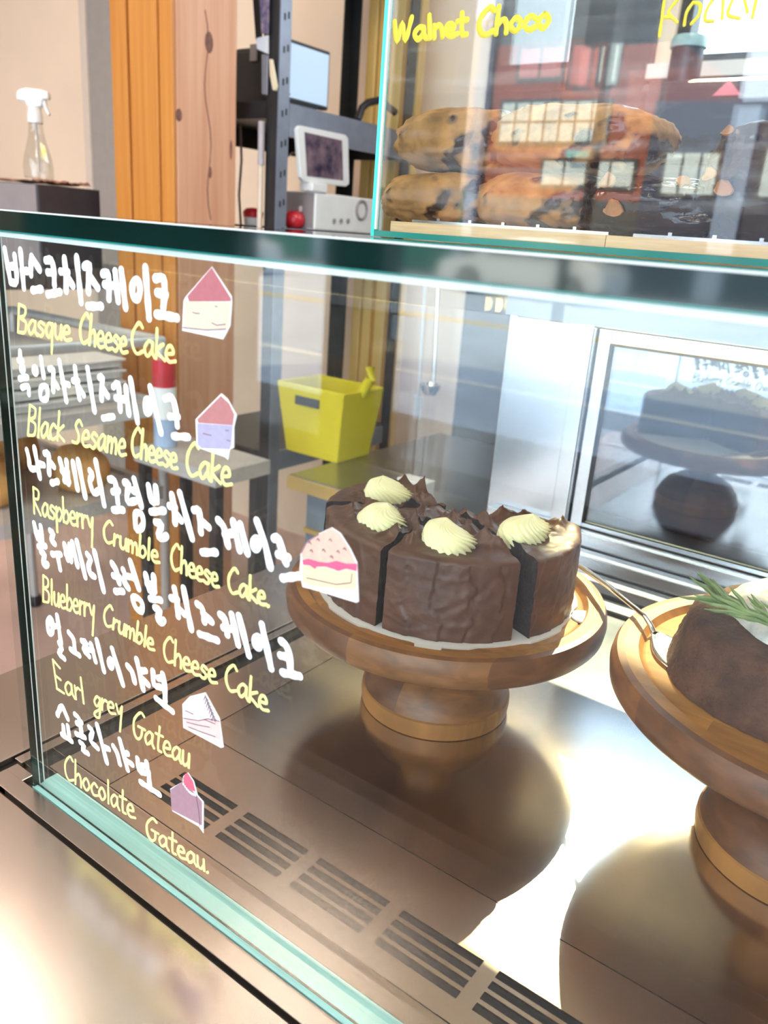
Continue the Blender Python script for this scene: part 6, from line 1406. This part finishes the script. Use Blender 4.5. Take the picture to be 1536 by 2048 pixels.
# hanging rail with ladle and spatula
hr = thing('utensil_rail', 'slim rail on the back wall holding the ladle and spatula', 'rail', (-0.35, 1.8, 0.21))
MB().tube([(-0.75, 1.78, 0.215), (0.1, 1.78, 0.215)], 0.006, 10).build('bar', SILVER, hr, smooth=True)
for x in (-0.70, 0.05):
    MB().tube([(x, 1.78, 0.215), (x, 1.851, 0.215)], 0.005, 8).build('bracket', SILVER, hr, smooth=True)
for i, px_ in enumerate((842, 868)):
    q = P(px_, 650, y=1.765)
    q2 = P(px_ - 6 + i * 4, 800 if i == 0 else 770, y=1.765)
    t = thing('spatula' if i == 0 else 'ladle', 'long white spatula hanging from the wall rail' if i == 0 else 'steel ladle hanging right of the white spatula', 'utensil', (q.x, 1.765, 0.215))
    MB().tube([(q.x, 1.767, 0.221), (q2.x, 1.767, q2.z + 0.01)], 0.005, 8).build('handle', WHITEPLASTIC if i == 0 else SILVER, t, smooth=True)
    if i == 0:
        MB().box(q2.x - 0.014, q2.x + 0.014, 1.763, 1.771, q2.z - 0.06, q2.z + 0.012).build('blade', WHITEPLASTIC, t, bevel=0.003)
    else:
        MB().lathe([(0.0, -0.03), (0.02, -0.026), (0.03, -0.01), (0.032, 0.004), (0.029, 0.004), (0.02, -0.02), (0, -0.025)], (q2.x, 1.75, q2.z), 24).build('bowl', SILVER, t, smooth=True)

# ================================================================== the street in front (it shows in the panes)
BRICK = brick_mat('red_brick', (0.44, 0.12, 0.08), (0.36, 0.10, 0.07), (0.40, 0.22, 0.17))
PALEW = pm('pale_pink_render', (0.62, 0.52, 0.50), 0.8, var=0.06, vscale=1)
DARKW = pm('navy_shop_cladding', (0.05, 0.06, 0.10), 0.6, var=0.1, vscale=2)
WINW = pm('pale_window_glass', (0.78, 0.86, 0.82), 0.15, var=0.08, vscale=1)
WINR = pm('red_window_blind', (0.70, 0.25, 0.24), 0.5, var=0.06, vscale=1)
TEALW = pm('teal_awning', (0.20, 0.55, 0.50), 0.6, var=0.06, vscale=2)
GREYD = pm('dark_slate_cladding', (0.10, 0.11, 0.12), 0.7, var=0.08)
BLUEP = pm('blue_grey_pilaster', (0.30, 0.38, 0.52), 0.7, var=0.06)
FY = -19.6


def win(parent, x0, x1, z0, z1, mat, nx=1, nz_=1, y=FY):
    f = MB().box(x0 - 0.05, x1 + 0.05, y - 0.01, y + 0.05, z0 - 0.05, z1 + 0.05).build('window', GREYD, parent)
    g = MB()
    for i in range(nx):
        for j in range(nz_):
            w, h = (x1 - x0) / nx, (z1 - z0) / nz_
            g.box(x0 + i * w + 0.03, x0 + (i + 1) * w - 0.03, y + 0.051, y + 0.06, z0 + j * h + 0.03, z0 + (j + 1) * h - 0.03)
    g.build('pane', mat, f)


bb_ = thing('brick_building', 'red brick building with white gridded windows across the street', 'building', (-9, -22, GZ))
MB().box(-11.3, -6.9, -26, FY, GZ, 5.0).build('wall', BRICK, bb_)
MB().box(-11.3, -6.9, -26, FY - 0.05, 5.0, 6.4).build('roof', GREYD, bb_)
win(bb_, -10.95, -8.05, 2.75, 3.7, WINW, 7, 2)
win(bb_, -9.2, -8.7, 4.0, 4.9, WINR)
win(bb_, -8.45, -8.0, 4.05, 5.0, WINW)
win(bb_, -10.6, -9.4, 4.2, 4.9, WINR, 2, 1)
win(bb_, -9.6, -7.2, 1.75, 2.35, WINW, 4, 1)
MB().box(-8.9, -8.3, FY + 0.001, FY + 0.3, 2.4, 2.55).build('awning', TEALW, bb_)
MB().box(-11.3, -6.9, FY + 0.001, FY + 0.06, GZ + 0.08, 1.45).build('plinth', GREYD, bb_)  # dark base stands in for the shadow at street level
pb_ = thing('pale_building', 'pale pink rendered building left of the brick one across the street', 'building', (-15, -22, GZ))
MB().box(-24, -11.4, -26, FY + 0.1, GZ, 5.6).build('wall', PALEW, pb_)
MB().box(-24, -11.4, FY + 0.101, FY + 0.14, GZ + 0.08, 1.55).build('plinth', pm('dark_green_shopfront', (0.03, 0.13, 0.11), 0.5, var=0.1), pb_)
for i in range(5):
    x = -23.2 + i * 2.45
    win(pb_, x, x + 1.2, 2.7, 4.3, WINW, 2, 2, FY + 0.1)
    win(pb_, x, x + 1.3, 0.7, 1.4, WINW, 2, 1, FY + 0.15)
    MB().box(x + 1.75, x + 2.05, FY + 0.101, FY + 0.3, GZ + 0.08, 5.4).build('pilaster', BLUEP, pb_)
db = thing('dark_shop', 'low navy shop with white shopfront panes across the street', 'building', (-4.6, -22, GZ))
MB().box(-6.75, -0.5, -25, FY + 0.6, GZ, 3.55).build('wall', DARKW, db)
win(db, -6.3, -5.1, 1.6, 2.5, WINW, 3, 1, FY + 0.6)
win(db, -4.2, -3.2, 1.6, 2.6, WINW, 2, 1, FY + 0.6)
MB().box(-5.0, -4.45, FY + 0.61, FY + 0.75, GZ + 0.08, 3.4).build('pilaster', BLUEP, db)
# street lamp post
lpst = thing('street_lamp', 'black street lamp post standing before the brick building', 'street lamp', (-3.2, -8.2, GZ))
q = (-3.42, -8.3)
MB().tube([(q[0], q[1], GZ), (q[0], q[1], 3.2)], [0.07, 0.055], 14).build('pole', BLACKPLASTIC, lpst, smooth=True)
MB().lathe([(0, 3.2), (0.1, 3.2), (0.16, 3.5), (0.1, 3.6), (0, 3.62)], (q[0], q[1], 0), 20).build('lantern', WHITEPLASTIC, lpst, smooth=True)
# hanging slate sign of this shop, just outside
hs_ = thing('hanging_sign', 'dark slate sign board hanging under the shop front beam', 'sign', (-0.94, -2.75, 1.62))
MB().box(-1.16, -0.74, -2.80, -2.76, 1.10, 1.50).build('board', GREYD, hs_)
for x in (-1.1, -0.8):
    MB().tube([(x, -2.78, 1.50), (x, -2.78, 1.64), (x, -2.70, 1.66)], 0.006, 8).build('chain', BLACKPLASTIC, hs_)


def car(cx, cy, L_, mat, label, flip=1):
    t = thing('car', label, 'car', (cx, cy, GZ))
    Wd = L_ * 0.39
    side = [(-0.50, 0.075), (-0.50, 0.13), (-0.485, 0.175), (-0.36, 0.20), (-0.27, 0.215), (-0.16, 0.30), (-0.04, 0.325), (0.12, 0.325), (0.26, 0.29), (0.36, 0.225), (0.47, 0.205), (0.495, 0.17), (0.50, 0.10), (0.49, 0.07),
            (0.40, 0.065), (0.385, 0.11), (0.35, 0.135), (0.305, 0.14), (0.265, 0.12), (0.245, 0.065), (-0.215, 0.065), (-0.235, 0.12), (-0.275, 0.14), (-0.32, 0.135), (-0.355, 0.11), (-0.37, 0.065)]
    m = MB()
    m.prism([(cx + flip * a * L_, cy - Wd / 2, GZ + z * L_) for a, z in side], (0, Wd, 0))
    b_ = m.build('body', mat, t, bevel=0.03)
    for a0, a1 in ((-0.15, 0.03), (0.045, 0.235)):
        for yy in (cy - Wd / 2 - 0.006, cy + Wd / 2 + 0.001):
            m = MB()
            m.prism([(cx + flip * a * L_, yy, GZ + z * L_) for a, z in ((a0 - 0.05 if a0 < 0 else a0, 0.222), (a0 + 0.01 if a0 < 0 else a0, 0.298), (a1 - (0.03 if a1 > 0.1 else 0), 0.302 if a1 < 0.1 else 0.275), (a1 + (0.05 if a1 > 0.1 else 0), 0.225))], (0, 0.005, 0))
            m.build('window', DARKPLASTIC, t)
    for a in (-0.293, 0.325):
        for yy in (cy - Wd / 2 - 0.02, cy + Wd / 2 - 0.14):
            m = MB()
            ring = []
            r = 0.076 * L_
            m.prism([(cx + flip * a * L_ + r * math.cos(k * PI / 16), yy, GZ + r + r * math.sin(k * PI / 16)) for k in range(32)], (0, 0.16, 0))
            w = m.build('wheel', BLACKPLASTIC, t)
            m = MB()
            for k in range(5):
                an = k * 2 * PI / 5
                c = Vector((cx + flip * a * L_, yy + (0.165 if yy > cy else -0.005), GZ + r))
                dv = Vector((math.cos(an), 0, math.sin(an)))
                pv = Vector((-math.sin(an), 0, math.cos(an)))
                m.prism([c + pv * 0.03, c + dv * r * 0.68 + pv * 0.045, c + dv * r * 0.68 - pv * 0.045, c - pv * 0.03], (0, 0.006, 0))
            m.build('rim', SILVER, w)
    return t


car(-6.9, -14.6, 3.45, pm('silver_white_car_paint', (0.74, 0.76, 0.78), 0.25, var=0.02, coat=0.5), 'silver white saloon car passing on the street')
car(-13.6, -12.2, 3.5, pm('white_van_paint', (0.82, 0.83, 0.84), 0.3, var=0.02, coat=0.4), 'white car parked farther left along the street', -1)
